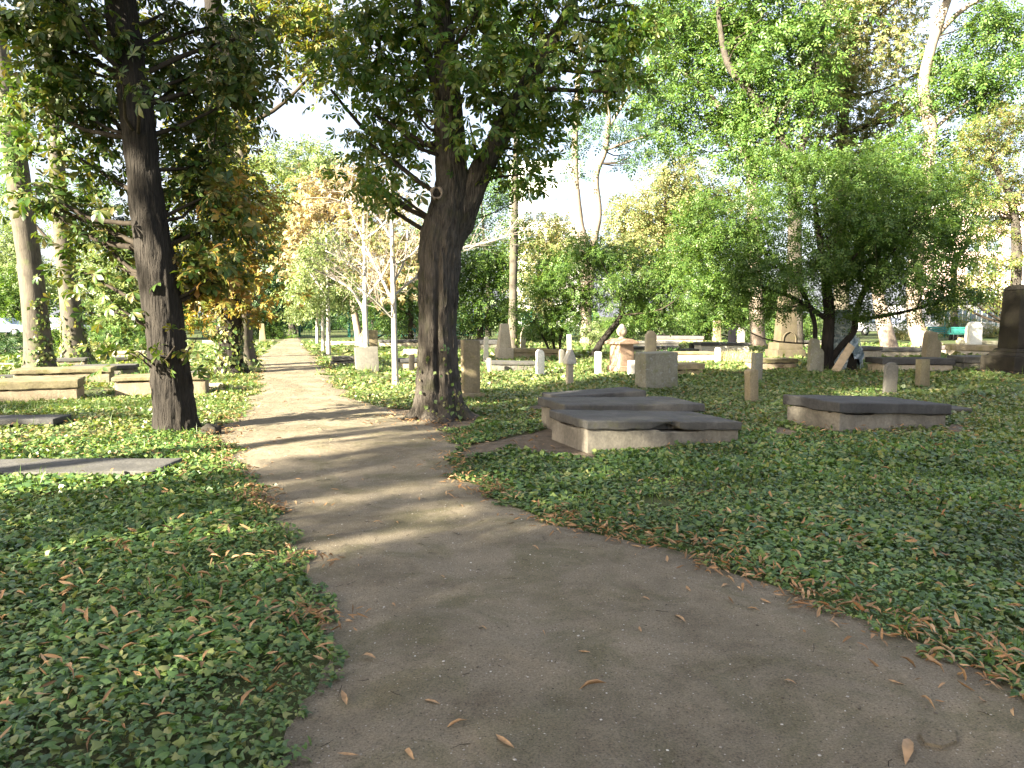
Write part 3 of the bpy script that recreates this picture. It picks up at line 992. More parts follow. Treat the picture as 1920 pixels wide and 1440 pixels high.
young('young tree with pale silvery leaves, second farthest of the row along the path', 31.0,
      [(616, 662, 9.0), (615, 560, 7.4), (613, 470, 4.9), (612, 420, 2.5)], [[(615, 560, 4.1), (580, 510, 2.5), (560, 480, 1.6)], [(614, 540, 4.1), (650, 500, 2.5), (660, 470, 1.6)]],
      [(612, 530, 55, 55), (575, 560, 36, 36), (640, 560, 40, 36), (610, 470, 40, 40)], 0.16, 1.5, 'pale', 43, 3)
young('young tree with pale leaves standing just behind the silvery one', 34.0,
      [(606, 656, 7.4), (604, 560, 5.7), (602, 480, 4.1), (600, 430, 2.5)], [[(604, 560, 4.1), (570, 520, 2.5), (556, 500, 1.6)]],
      [(580, 520, 50, 50), (560, 570, 32, 30), (600, 470, 40, 36)], 0.16, 1.5, 'pale', 44, 2)
young('slender young tree farthest along the path near the green gate', 42.0,
      [(595, 644, 5.7), (594, 580, 4.9), (592, 500, 3.3), (590, 450, 1.6)], [[(594, 570, 3.3), (570, 540, 1.6), (560, 520, 1.6)]],
      [(575, 560, 40, 36), (596, 520, 36, 40), (562, 590, 22, 16)], 0.18, 1.5, 'pale', 45, 2)

# --- middle and right
tree('ochre_tree', 'chestnut with orange autumn leaves behind the bare young trees', 40.0, [(676, 643, 15), (668, 605, 12), (660, 560, 10), (652, 480, 9), (648, 380, 5)],
     [(640, 400, 75, 65), (580, 440, 50, 55), (720, 430, 65, 65), (680, 360, 55, 38), (556, 480, 32, 42), (655, 500, 75, 50), (740, 520, 50, 40), (600, 370, 40, 30), (640, 345, 60, 25)], 'palmfar', 0.36, 2.4, 'ochre', 'bark_pink', seed=51, per=8)
tree('pole_tree', 'straight bare grey trunk standing like a pole with one ivy tuft', 32.5, [(962, 664, 20), (962, 560, 15), (964, 440, 14), (966, 360, 12), (968, 250, 10), (968, 150, 6)],
     [(970, 462, 13, 28), (968, 420, 9, 12), (960, 345, 20, 20), (965, 120, 90, 70)], 'spray', 0.3, 2.0, 'shrub', 'bark_grey', seed=52, ivy=(0.9, 60, 0.0, 0.15))
tree('spreading_shrub', 'broad bushy green tree with a leaning dark stem behind the steles', 28.5, [(1113, 672, 13), (1125, 645, 12), (1143, 622, 11), (1165, 590, 9), (1172, 540, 7)],
     [(1100, 545, 95, 70), (1030, 570, 58, 58), (1190, 530, 85, 65), (1150, 485, 75, 40), (1255, 555, 60, 58), (1005, 605, 34, 30), (1060, 615, 46, 24), (1280, 520, 45, 55), (1090, 480, 50, 30), (1220, 590, 60, 26), (1040, 500, 40, 40)],
     'spray', 0.225, 1.9, 'shrub', 'bark_black', sat=3, limbs=[[(1042, 672, 6), (1035, 630, 5), (1020, 580, 4)], [(1050, 672, 6), (1052, 620, 5), (1070, 560, 4)], [(1036, 670, 5), (1015, 625, 4), (1000, 600, 3)]], seed=53, cat='small tree')
tree('small_tree', 'low wide green tree with several dark stems and one sunlit bough, among the tombs', 21.6,
     [(1548, 699, 26), (1552, 640, 22), (1555, 590, 20), (1550, 540, 18), (1540, 470, 14), (1530, 400, 9), (1525, 340, 4)],
     [(1560, 370, 165, 85), (1420, 420, 120, 90), (1300, 540, 40, 40), (1345, 585, 45, 24), (1440, 580, 50, 20), (1640, 585, 50, 22, -.6), (1745, 580, 45, 26), (1820, 550, 36, 24), (1330, 420, 50, 60), (1345, 475, 80, 70), (1480, 515, 130, 62), (1365, 545, 55, 34), (1600, 490, 110, 72), (1700, 425, 110, 90), (1775, 475, 70, 70), (1660, 552, 95, 28), (1755, 540, 55, 28), (1640, 325, 100, 50),
      (1500, 325, 80, 40), (1640, 440, 70, 80, -2.0), (1300, 480, 40, 50), (1550, 440, 110, 80, -1.2), (1400, 510, 70, 50, -1.2), (1690, 500, 60, 60, -1.4)],
     'spray', 0.215, 1.7, 'shrub', 'bark_black', sat=4,
     limbs=[[(1550, 685, 15), (1575, 652, 14), (1600, 622, 13), (1608, 575, 12), (1640, 500, 9), (1660, 420, 5)], [(1546, 692, 11), (1530, 645, 9), (1526, 600, 9), (1500, 540, 8), (1440, 470, 5)], [(1553, 600, 10), (1480, 555, 7), (1400, 530, 4)], [(1605, 600, 8), (1680, 588, 6), (1760, 568, 4)]],
     sides=16, ring=0.12, amp=0.06, freq=12, flare=0.25, seed=54, cat='small tree')
L_UP = [(1090, 330, 40, 30)]
tree('tall_tree', 'thin double stemmed tree with bluish leaves against the sky behind the shrub', 42.0,
     [(1100, 640, 24), (1096, 470, 19), (1087, 425, 17), (1079, 340, 14), (1078, 260, 12), (1082, 180, 10), (1090, 60, 6)],
     [(1180, 225, 50, 48), (1195, 150, 55, 50), (1078, 300, 16, 50), (1235, 250, 40, 32), (1170, 60, 70, 50), (1240, 190, 40, 40), (1260, 60, 60, 60), (1100, 240, 30, 40), (1150, 130, 40, 40), (1190, 290, 40, 20)], 'spray', 0.34, 1.3, 'ash_blue', 'bark_pink',
     limbs=[[(1104, 560, 16), (1113, 455, 14), (1122, 400, 13), (1117, 330, 12), (1134, 282, 11), (1141, 220, 9), (1135, 160, 8), (1160, 60, 6)], [(1141, 240, 6), (1180, 180, 5), (1220, 150, 3)], [(1134, 282, 6), (1180, 265, 5), (1230, 250, 3)]], seed=55)
tree('tall_tree', 'tall light green tree with pinkish forking stems behind the spreading shrub', 38.0,
     [(1422, 646, 28), (1415, 500, 24), (1410, 340, 21), (1402, 290, 18), (1380, 245, 14), (1340, 190, 11), (1300, 150, 8), (1270, 130, 5)],
     [(1330, 70, 80, 60), (1250, 120, 60, 80), (1245, 220, 50, 50), (1380, 130, 70, 80), (1320, 190, 50, 50), (1400, 50, 60, 60), (1300, 280, 30, 30), (1370, 300, 40, 30), (1280, 30, 70, 50), (1350, 250, 40, 40), (1380, 200, 40, 50), (1330, -60, 130, 60)],
     'spray', 0.40, 2.1, 'ash', 'bark_pink', limbs=[[(1410, 345, 14), (1425, 290, 11), (1440, 250, 8), (1450, 210, 5)], [(1408, 330, 10), (1396, 250, 8), (1392, 200, 6), (1370, 130, 4)], [(1402, 290, 8), (1360, 270, 5), (1320, 210, 4)]], seed=56)
tree('tall_tree', 'tall light green tree with one black slanting limb, left of the yellowing chestnut', 36.0,
     [(1492, 648, 30), (1490, 500, 26), (1488, 340, 23), (1470, 272, 20), (1440, 215, 17), (1400, 165, 15), (1365, 120, 13), (1350, 50, 9), (1345, -10, 7)],
     [(1450, 180, 60, 70), (1480, 70, 70, 70), (1500, 220, 55, 60), (1420, 100, 55, 60), (1430, 270, 50, 50), (1540, 40, 60, 50), (1510, 130, 50, 60), (1460, 320, 50, 40), (1400, 20, 50, 40), (1440, -60, 110, 60)],
     'spray', 0.40, 2.2, 'ash', 'bark_dark', limbs=[[(1488, 330, 16), (1515, 230, 14), (1532, 130, 13), (1545, 40, 11), (1550, -40, 8)]], seed=57)
tree('chestnut_tree', 'high chestnut with yellowing leaves above the low wide green tree', 42.0, [(1580, 640, 30), (1575, 400, 24), (1580, 250, 20), (1590, 120, 14), (1600, 20, 8)],
     [(1600, 90, 90, 80), (1555, 200, 65, 65), (1680, 110, 50, 70), (1640, 220, 70, 50), (1520, 270, 50, 40), (1620, 20, 90, 50), (1560, 120, 60, 60), (1660, 290, 60, 40), (1580, 290, 60, 40), (1620, -60, 110, 60)], 'palmfar', 0.40, 2.2, 'yellowgreen', 'bark_grey', seed=58, per=8)
tree('tall_tree', 'pale pinkish trunk forking high against the sky, above the green benches', 36.0,
     [(1738, 648, 40), (1716, 605, 28), (1715, 500, 25), (1738, 330, 23), (1745, 245, 22), (1732, 170, 20), (1740, 110, 18), (1765, 30, 16), (1785, -30, 12), (1800, -150, 6)],
     [(1830, 180, 70, 50), (1860, 90, 70, 60), (1790, 140, 40, 40), (1750, 350, 60, 50), (1885, 190, 50, 60), (1700, 320, 50, 50), (1720, 200, 30, 60), (1850, 20, 60, 40), (1900, 60, 50, 60), (1800, 280, 50, 40), (1760, 420, 60, 40), (1800, -90, 140, 60)],
     'spray', 0.38, 1.9, 'ash', 'bark_pink', limbs=[[(1752, 70, 11), (1800, 22, 9), (1845, -6, 6)], [(1735, 200, 8), (1790, 150, 6), (1840, 120, 3)], [(1745, 250, 8), (1800, 200, 5), (1860, 170, 3)]], seed=59, ivy=(1.6, 60, 0.0, 0.16))
tree('leaning_tree', 'leaning grey trunk beside the covered monument, crown lost in the green tree', 30.0,
     [(1672, 666, 30), (1658, 610, 26), (1645, 540, 20), (1640, 440, 14), (1638, 360, 8)], [(1645, 420, 40, 50), (1650, 350, 40, 40)], 'spray', 0.3, 1.6, 'ash', 'bark_pink', seed=60)
tree('maple_tree', 'slender brown leaved tree beyond the dark monument at the garden edge', 33.0,
     [(1902, 655, 26), (1904, 560, 18), (1906, 450, 17), (1895, 370, 13), (1872, 325, 10), (1850, 260, 6)],
     [(1850, 270, 60, 45), (1898, 360, 44, 46), (1830, 375, 34, 26), (1885, 500, 40, 34), (1900, 250, 46, 60), (1810, 330, 36, 30), (1860, 560, 36, 20), (1860, 430, 40, 24), (1950, 400, 50, 90), (1830, 520, 40, 26), (1780, 560, 40, 22)], 'spray', 0.26, 1.6, 'brown', 'bark_dark', seed=61, ivy=(2.5, 50, math.pi, 0.14))

# --- background trees, each its own
bgs = [
    ('pale green rounded tree far beyond the orange one', 62, (548, 632, 14), [(550, 320, 80, 60), (500, 400, 50, 75), (590, 370, 50, 55), (620, 310, 40, 40), (530, 440, 60, 50)], 'pale', 0.42, 2.2),
    ('dark evergreen beside the path just before the gate', 54, (512, 632, 16), [(500, 540, 48, 70), (520, 470, 36, 60), (500, 600, 36, 30), (535, 560, 26, 50)], 'dark', 0.3, 3.0),
    ('dark tree closing the view beyond the open gate', 72, (560, 626, 12), [(570, 560, 40, 50), (600, 590, 30, 30), (550, 520, 40, 40), (548, 596, 26, 18)], 'dark', 0.34, 3.0),
    ('light green tree at the far left edge behind the parked cars', 60, (20, 632, 14), [(10, 500, 70, 60), (50, 540, 50, 50), (-50, 480, 70, 80), (30, 440, 50, 40)], 'pale', 0.36, 2.2),
    ('dark leaved low tree over the parked cars', 46, (52, 634, 12), [(30, 560, 50, 34), (0, 540, 50, 40), (-60, 560, 60, 40)], 'shrub', 0.28, 2.6),
    ('bright green bushy tree behind the straight grey trunk', 48, (190, 636, 14), [(200, 540, 60, 70), (170, 470, 50, 60), (250, 560, 50, 50), (230, 480, 50, 50), (100, 540, 40, 60)], 'pale', 0.3, 2.6),
    ('bright green tree glimpsed behind the leaning chestnut', 52, (280, 634, 14), [(300, 540, 60, 60), (350, 560, 50, 50), (330, 470, 60, 50), (380, 520, 40, 60)], 'ash', 0.32, 2.4),
    ('deep green bushy tree just behind the thick trunk', 44, (900, 636, 12), [(890, 560, 46, 60), (930, 540, 46, 60), (870, 500, 40, 50), (910, 480, 46, 40), (940, 600, 30, 26)], 'shrub', 0.26, 2.8),
    ('bluish green tree above the deep green one', 58, (915, 632, 10), [(910, 400, 40, 50), (940, 350, 34, 40), (880, 430, 40, 50), (900, 330, 30, 30)], 'ash_blue', 0.4, 2.0),
    ('rounded yellow green tree beneath the white tower block', 60, (1010, 630, 12), [(1010, 430, 50, 40), (1040, 480, 50, 50), (990, 490, 50, 60), (1065, 440, 30, 30), (1020, 550, 60, 50)], 'yellowgreen', 0.36, 2.6),
    ('large ochre and green tree right of the double stemmed one', 58, (1240, 632, 16), [(1230, 400, 70, 60), (1190, 450, 60, 50), (1280, 360, 45, 45), (1290, 440, 50, 70), (1230, 480, 80, 50), (1180, 400, 40, 40), (1250, 320, 30, 20)], 'yellowgreen', 0.38, 2.6),
    ('brown tinged tree top beside the ochre and green one', 62, (1330, 630, 12), [(1320, 350, 45, 50), (1300, 400, 50, 50), (1350, 420, 50, 60), (1280, 310, 26, 20)], 'brown', 0.4, 2.2),
    ('bright green bushy tree behind the nearest bare young tree', 46, (770, 634, 10), [(770, 560, 40, 50), (760, 500, 40, 50), (730, 590, 40, 30), (720, 560, 34, 30), (790, 450, 30, 50)], 'ash', 0.28, 2.6),
    ('dark green bushy tree behind the sloping broken monument', 50, (700, 634, 10), [(700, 590, 40, 30), (740, 600, 40, 24), (660, 580, 36, 26), (690, 560, 40, 24)], 'dark', 0.28, 2.8),
    ('green tree closing the gap behind the low wide tree', 52, (1390, 634, 14), [(1380, 570, 70, 40), (1450, 560, 70, 50), (1330, 570, 60, 46), (1500, 590, 50, 30)], 'ash', 0.3, 2.6),
    ('green leafy tree top right of the pinkish forking trunk', 50, (1790, 634, 14), [(1790, 400, 60, 60), (1760, 470, 50, 40), (1840, 340, 40, 40), (1700, 390, 60, 60)], 'shrub', 0.34, 1.4),
]
for k, (lb, Y, (bx, by, bw), blobs, mt, sz, cv) in enumerate(bgs):
    top = min(blobs, key=lambda b: b[1])
    yb = 592 + 1600 * 1.4 / Y + 2
    tree('background_tree', lb, Y, [(bx, yb, bw), (bx, (by + top[1]) / 2, bw * 0.75), ((bx + top[0]) / 2, (by * 0.4 + top[1] * 0.6), bw * 0.5), (top[0], top[1], bw * 0.25)], blobs, 'spray', sz * 1.3, cv, mt, 'bark_dark', sat=1,
         sides=8, ring=0.8, seed=100 + k, tw_frac=0.25, tw_r=0.02, group='trees around the far edge of the graveyard')

# bushes and hedge clumps near the ground
bsh = [
    ('feathery light green bush behind the pale tombs on the path side', 34, (200, 625, 60, 24), 'ash', 0.16), ('low yellowish bush at the foot of the feathery one', 30, (165, 655, 24, 14), 'yellowgreen', 0.12),
    ('low dark hedge clump under the parked cars', 40, (22, 636, 50, 18), 'dark', 0.16), ('dark juniper like mound at the far edge of the left lawn', 30, (5, 650, 28, 12), 'dark', 0.12),
    ('bush beside the curved grey trunk', 36, (108, 630, 34, 30), 'shrub', 0.16), ('green bush between straight trunk and chestnut', 40, (270, 640, 40, 20), 'ash', 0.16),
    ('bush against the dark evergreen by the gate', 52, (510, 628, 30, 14), 'shrub', 0.2),
    ('round pale bush between shrub and urn monument', 38, (1112, 627, 18, 22), 'pale', 0.14), ('dark rounded bush behind the pair of tall steles', 42, (1432, 612, 46, 34), 'shrub', 0.2),
    ('green hedge clump behind the long grey tombs', 48, (1240, 610, 60, 24), 'shrub', 0.2), ('green hedge clump left of the ivy clad stump', 50, (1320, 606, 46, 26), 'shrub', 0.2),
    ('bush left of the large obelisk monument', 44, (1520, 612, 34, 30), 'ash', 0.2), ('bush with pale leaves under the benches trees', 50, (1690, 624, 26, 12), 'yellowgreen', 0.18),
    ('green bush behind the first bench', 57, (1775, 612, 30, 16), 'yellowgreen', 0.2), ('rounded yellowish bush above the second bench', 57, (1815, 608, 20, 18), 'yellowgreen', 0.2),
    ('bush right of the white rounded stele', 54, (1866, 622, 26, 14), 'yellowgreen', 0.2), ('green bush at the garden edge by the fence', 54, (1905, 620, 22, 14), 'shrub', 0.2),
    ('bush hiding the fence behind the low wall', 48, (1005, 620, 40, 16), 'shrub', 0.18), ('low bush behind the far bench', 54, (745, 606, 46, 14), 'dark', 0.2),
    ('bush behind the dark shouldered stele', 46, (1180, 610, 40, 24), 'shrub', 0.18), ('bush behind the deep groove trunk', 46, (880, 612, 40, 22), 'dark', 0.18),
]
for k, (lb, Y, b, mt, sz) in enumerate(bsh):
    rng = np.random.default_rng(300 + k)
    px, py, rx, ry = b
    s = Y / FPX
    c = W(px, py, Y)
    c[2] = max(c[2], ry * s * 0.6)
    base = np.array([c[0], c[1], 0])
    B = [(c, np.array([rx * s, rx * s * 0.7, ry * s * 1.05]))]
    for _ in range(3):
        B.append((c + np.array([rng.uniform(-.8, .8) * rx * s, rng.uniform(-.4, .4) * rx * s, -0.2 * ry * s]), np.array([rx * s * 0.45, rx * s * 0.45, ry * s * 0.7])))
    (V, F), cl = leaf_cloud(B, 'spray', sz * 1.8, 1.8, rng)
    V[:, 2] = np.abs(V[:, 2])
    root = thing('bush', lb, 'bush', base, 0, 'bushes around the far edge of the graveyard')
    obj('foliage', np_mesh('foliage', V - base, [F]), M[mt], root)
    tw = twigs(cl, B, rng, 0.3, 0.01)
    for _ in range(5):
        e = c + rng.normal(size=3) * np.array([rx, rx * .5, ry]) * s * 0.4
        tw.append(tube([base + (rng.normal() * .15, rng.normal() * .15, -0.03), (base + e) / 2 + rng.normal(size=3) * .05, e], [0.03, 0.02, 0.01], 5))
    V, F = join(tw)
    obj('stems', np_mesh('stems', V - base, F, True), M['twig'], root)

# woods that close the horizon, far off
rng = np.random.default_rng(77)
B = []
for a in np.arange(-78, 79, 2.2):
    if 19 < a < 38:
        continue
    R_ = rng.uniform(84, 98)
    h = rng.uniform(3.0, 6.5) if not 2 < a < 8 else 3.0
    B.append((np.array([R_ * math.sin(math.radians(a)), R_ * math.cos(math.radians(a)), h * 0.55]), np.array([3.4, 2.4, h * 0.62])))
(V, F), cl = leaf_cloud(B, 'spray', 1.4, 1.7, rng, spread=0.9)
V[:, 2] = np.abs(V[:, 2])
tag(obj('far_woods', np_mesh('far_woods', V, [F]), M['ash']), kind='stuff')

# tall trees behind the viewpoint: the row whose shade lies over the near ivy and path
U_, N_ = np.array([0.755, 0.656]), np.array([0.656, -0.755])
rng = np.random.default_rng(91)
H0 = None
for k, (s, p, h, wd) in enumerate([(-15, -14.3, 8.2, .68), (-15, -8.75, 22, .71), (-17, -3.2, 20.5, 1.0), (-14, 5.0, 19, 1), (-17, 11.5, 20, 1), (-13, 17, 19, 1), (-24, -2.6, 24, .98), (-24, 8, 22, 1), (-20, 2, 21, .9), (-22, -6.1, 24, .55)]):
    xy = U_ * s + N_ * p
    root = thing('shade_tree', 'tall leafy tree behind the viewpoint whose shade falls on the path', 'tree', (xy[0], xy[1], 0), rng.uniform(0, 6), 'tall trees behind the viewpoint')
    root.scale = (wd, wd, h / 18.0)
    if H0 is None:
        V, F = tube([(0, 0, -.05), (0.1, 0, 4), (0.2, 0.1, 9), (0.1, 0.2, 15)], [0.36, 0.3, 0.22, 0.06], 10, 0.5, bark_disp(0.05, 9, 3, 0.4))
        m1 = np_mesh('trunk', V, F, True)
        B = [(np.array([0, 0, 11.5]), np.array([3.0, 3.0, 5.6]))]
        for _ in range(12):
            d = rng.normal(size=3)
            d /= np.linalg.norm(d)
            B.append((np.array([0, 0, 11.0]) + d * np.array([2.6, 2.6, 5.2]), np.array([1.5, 1.5, 1.3])))
        (V, F), cl = leaf_cloud(B, 'palmfar', 0.6, 2.4, rng, per=9, spread=0.6)
        m2 = np_mesh('crown', V, [F])
        H0 = (m1, m2)
    obj('trunk', H0[0], M['bark_dark'], root)
    obj('crown', H0[1], M['chestnut'], root)

# ------------------------------------------------------------------ tombs and gravestones
ROT = math.radians(20)


def shear_top(V, k):                                         # a stone lying out of level along its length
    V = V.copy()
    V[:, 2] += V[:, 0] * k
    return V


def rough(V, F, amp, fr, seed):
    n = np.stack([fbm(V * fr + 31 * i, seed + i, 2) for i in range(3)], -1)
    return V + n * amp


def tomb(name, label, corner, L, Wd, hb, hs, slabm, basem, rot=ROT, over=0.045, tilt=0.0, seed=0, anchor='near_left', sink=0.06, base=True, notch=None, wav=0.016, group='box tombs and grave slabs lying among the ivy', cat='tomb', fine=0.10, gap=0.0):
    """a box tomb: plastered base and a thick overhanging cover slab. corner: pixel of a base corner on the ground"""
    g = G(*corner) if len(corner) == 2 else np.array([corner[0], corner[1], 0.0])
    u, v = np.array([math.cos(rot), math.sin(rot)]), np.array([-math.sin(rot), math.cos(rot)])
    c = g[:2] + {'near_left': u * L / 2 + v * Wd / 2, 'near_right': -u * L / 2 + v * Wd / 2, 'near_mid': v * Wd / 2}[anchor]
    HOLES.append((c[0], c[1], rot, L / 2 + 0.02, Wd / 2 + 0.02))
    root = thing(name, label, cat, (c[0], c[1], 0), rot, group)
    if base:
        V, F = boxgrid(L, Wd, hb + sink, fine, 0.012)
        V[:, 2] -= sink
        k = np.clip((V[:, 2] + sink) / (hb + sink), 0, 1)
        V[:, 2] += V[:, 0] * tilt * k
        V = rough(V, F, 0.005, 4.0, seed)
        V[:, 2] += -0.022 * (k > 0.9) * (fbm(V * np.array([3, 3, 0]), seed + 5, 2) > 0.1)
        obj('base', np_mesh('base', V, [F], True, 24), M[basem], root)
    V, F = boxgrid(L + 2 * over, Wd + 2 * over, hs, fine * 0.7, 0.018)
    P = V * np.array([2.2, 2.2, 0]) + seed
    under = (V[:, 2] < hs * 0.35)
    wv = wav if base else 0.004
    V[:, 2] += under * (0.5 + fbm(P * 3.3, seed, 3)) * wv * 0.5 + under * (fbm(P * 0.6, seed + 3, 1)) * wv * 0.2
    V = rough(V, F, 0.0035, 6.0, seed + 20)
    topm = V[:, 2] > hs * 0.8
    V[:, 2] -= topm * np.clip(fbm(V * 4, seed + 40, 3), 0, 1) * 0.008
    if notch:
        x0, wd, dp = notch
        fr = np.exp(-((V[:, 0] - x0) / wd) ** 2) * (V[:, 1] < -(Wd / 2 + over) * 0.8)
        V[:, 2] += fr * (1 - V[:, 2] / hs) * hs * 0.72
        fr2 = np.exp(-((V[:, 0] - x0 - wd * 0.7) / (wd * 0.2)) ** 2) * (V[:, 1] < -(Wd / 2 + over) * 0.8)
        V[:, 1] += fr2 * dp + fr * (1 - V[:, 2] / hs) * dp
    V[:, 2] += hb - 0.004 + V[:, 0] * tilt + gap
    obj('cover_slab', np_mesh('cover_slab', V, [F], True, 24), M[slabm], root)
    return root


def outline(kind, w, h, k=0.25):
    if kind == 'flat':
        return [(-w / 2, 0), (w / 2, 0), (w / 2, h), (-w / 2, h)]
    if kind == 'round':
        r = w / 2
        zc = h - r
        return [(-w / 2, 0), (w / 2, 0)] + [(r * math.cos(a), zc + r * math.sin(a)) for a in np.linspace(0, math.pi, 11)]
    if kind == 'arch':
        zc = h - w * 0.22
        return [(-w / 2, 0), (w / 2, 0)] + [(w / 2 * math.cos(a), zc + w * 0.22 * math.sin(a)) for a in np.linspace(0, math.pi, 11)]
    if kind == 'shoulder':
        s = w * 0.13
        r = w / 2 - s
        z1 = h - r * 0.75
        return [(-w / 2, 0), (w / 2, 0), (w / 2, z1 - 0.02), (w / 2 - s, z1)] + [(r * math.cos(a), z1 + r * 0.75 * math.sin(a)) for a in np.linspace(0.1, math.pi - 0.1, 9)] + [(-w / 2 + s, z1), (-w / 2, z1 - 0.02)]
    if kind == 'broken':
        return [(-w / 2, 0), (w / 2, 0), (w / 2, h * 0.62), (w * 0.38, h * 0.7), (w * 0.22, h * 0.74), (w * 0.14, h * 0.96), (-w * 0.3, h), (-w * 0.42, h * 0.93), (-w / 2, h * 0.6)]
    if kind == 'cut':
        return [(-w / 2, 0), (w / 2, 0), (w / 2, h * 0.96), (w * 0.4, h), (-w * 0.28, h), (-w / 2, h * 0.78)]
    if kind == 'point':
        return [(-w / 2, 0), (w / 2, 0), (w / 2, h * 0.72), (0, h), (-w / 2, h * 0.72)]
    return [(-w / 2, 0), (w / 2, 0), (w / 2, h), (-w / 2, h)]


def prism(pts, d, bev=0.012, taper=1.0, amp=0.006, seed=0, cuts=3):
    bm = bmesh.new()
    f = bm.faces.new([bm.verts.new((x, -d / 2, z)) for x, z in pts])
    ex = bmesh.ops.extrude_face_region(bm, geom=[f])
    for v_ in ex['geom']:
        if isinstance(v_, bmesh.types.BMVert):
            v_.co.y += d
    bmesh.ops.recalc_face_normals(bm, faces=bm.faces[:])
    bmesh.ops.bevel(bm, geom=[e for e in bm.edges if e.is_manifold and e.calc_face_angle() > 0.6], offset=min(bev, d * 0.2), segments=2, affect='EDGES', profile=0.6)
    bmesh.ops.triangulate(bm, faces=[f_ for f_ in bm.faces if len(f_.verts) > 4])
    bmesh.ops.subdivide_edges(bm, edges=[e for e in bm.edges if e.calc_length() > 0.18], cuts=cuts, use_grid_fill=True)
    bmesh.ops.triangulate(bm, faces=[f_ for f_ in bm.faces if len(f_.verts) > 4])
    me = bpy.data.meshes.new('stone')
    bm.to_mesh(me)
    bm.free()
    V = np.zeros(len(me.vertices) * 3)
    me.vertices.foreach_get('co', V)
    V = V.reshape(-1, 3)
    H = V[:, 2].max()
    V[:, :2] *= (1 - (1 - taper) * np.clip(V[:, 2:] / H, 0, 1))
    V = V + np.stack([fbm(V * 5 + 9 * i, seed + i, 2) for i in range(3)], -1) * amp
    me.vertices.foreach_set('co', V.ravel())
    me.polygons.foreach_set('use_smooth', np.ones(len(me.polygons), bool))
    me.update()
    me.set_sharp_from_angle(angle=math.radians(38))
    return me


GS = 'old gravestones standing among the ivy'


def stele(label, px, py, wpx, top_y, kind, mat, thick=0.5, rot=ROT, taper=1.0, lean=(0, 0), seed=0, plinth=None, name='gravestone', hide=0.0, group=GS, cat='gravestone', face=None):
    """px, py: middle of the foot on the ground; wpx: visible width; top_y: pixel row of its top"""
    g = G(px, py)
    s = g[1] / FPX
    h = (W(px, top_y, g[1])[2]) + hide
    c, sn = abs(math.cos(rot)), abs(math.sin(rot))
    w_ = wpx * s / (c + thick * sn)
    d_ = max(0.07, w_ * thick)
    ctr = g + np.array([0, d_ * 0.4, 0])
    HOLES.append((ctr[0], ctr[1], rot, w_ / 2 + 0.02, d_ / 2 + 0.02))
    root = thing(name, label, cat, ctr, rot, group)
    rl = np.random.default_rng(seed + 500).normal(size=2) * 0.022
    root.rotation_euler = (lean[0] + rl[0], lean[1] + rl[1], rot)
    hp = 0.0
    if plinth:
        hp, ov = plinth
        V, F = boxgrid(w_ + 2 * ov, d_ + 2 * ov, hp + 0.08, 0.12, 0.015)
        V[:, 2] -= 0.08
        obj('plinth', np_mesh('plinth', rough(V, F, 0.006, 5, seed), [F], True, 40), M[mat], root)
    me = prism(outline(kind, w_, h - hp + (0.08 if not plinth else 0)), d_, 0.014, taper, 0.007, seed)
    me.transform(__import__('mathutils').Matrix.Translation((0, 0, hp if plinth else -0.08)))
    obj('stone', me, M[mat], root)
    if face:
        me = prism([(x * 0.78, z * 0.62 + h * 0.2) for x, z in outline('arch', w_, h - hp)], 0.02, 0.008, 1, 0.003, seed)
        me.transform(__import__('mathutils').Matrix.Translation((0, -d_ / 2 - 0.006, 0)))
        obj('inset_panel', me, M[face], root)
    return root


# front group of three
tomb('box_tomb', 'nearest box tomb with a grey slab broken open along its front edge', (1101, 851), 2.1, 1.06, 0.225, 0.115, 'slab', 'plaster', ROT, 0.03, -0.055, 1, notch=(0.0, 0.16, 0.07), fine=0.055, wav=0.02)
tomb('box_tomb', 'middle of three huddled box tombs, its slab edge pitted black', (1062, 818), 2.05, 0.95, 0.27, 0.13, 'slab', 'plaster', ROT - 0.03, 0.045, -0.03, 2, fine=0.06, wav=0.03)
tomb('box_tomb', 'hindmost and smallest of three huddled box tombs, slab tilted', (1050, 787), 1.45, 0.62, 0.26, 0.13, 'slab_dark', 'plaster', ROT, 0.04, 0.03, 3, fine=0.07, wav=0.025)
tomb('box_tomb', 'long box tomb with a thick dark cracked slab standing alone near the dark rounded stele', (1572, 815), 1.95, 1.02, 0.24, 0.155, 'slab_dark', 'plaster', ROT, 0.05, -0.055, 4, fine=0.055, wav=0.022)
tomb('grave_slab', 'low leaf strewn ledger just behind the long dark slabbed tomb', (1690, 782), 1.35, 0.6, 0.05, 0.07, 'slab', 'plaster', ROT - 0.1, 0.02, -0.02, 5, fine=0.09)

# left side
tomb('grave_slab', 'flat grey ledger stone lying in the ivy nearest to the viewer', (286, 897), 3.2, 0.72, 0.03, 0.045, 'slab', 'plaster', math.radians(1.5), 0.0, 0.0, 6, 'near_right', fine=0.08, base=False)
tomb('grave_slab', 'dark low ledger at the edge of the sunlit grass', (100, 803), 2.2, 0.5, 0.05, 0.09, 'slab_dark', 'plaster', math.radians(4), 0.01, 0.0, 7, 'near_right', base=False)
tomb('box_tomb', 'mossy sandstone box tomb with a broad slab in the sunlit grass', (146, 752), 2.4, 0.85, 0.25, 0.16, 'slab_moss', 'plaster_warm', math.radians(22), 0.03, 0.0, 8, 'near_right', fine=0.08)
tomb('box_tomb', 'plastered box tomb with thin slab directly behind the leaning chestnut', (216, 746), 1.65, 0.75, 0.32, 0.09, 'slab_moss', 'plaster_warm', math.radians(17), 0.05, 0.0, 9, fine=0.09)
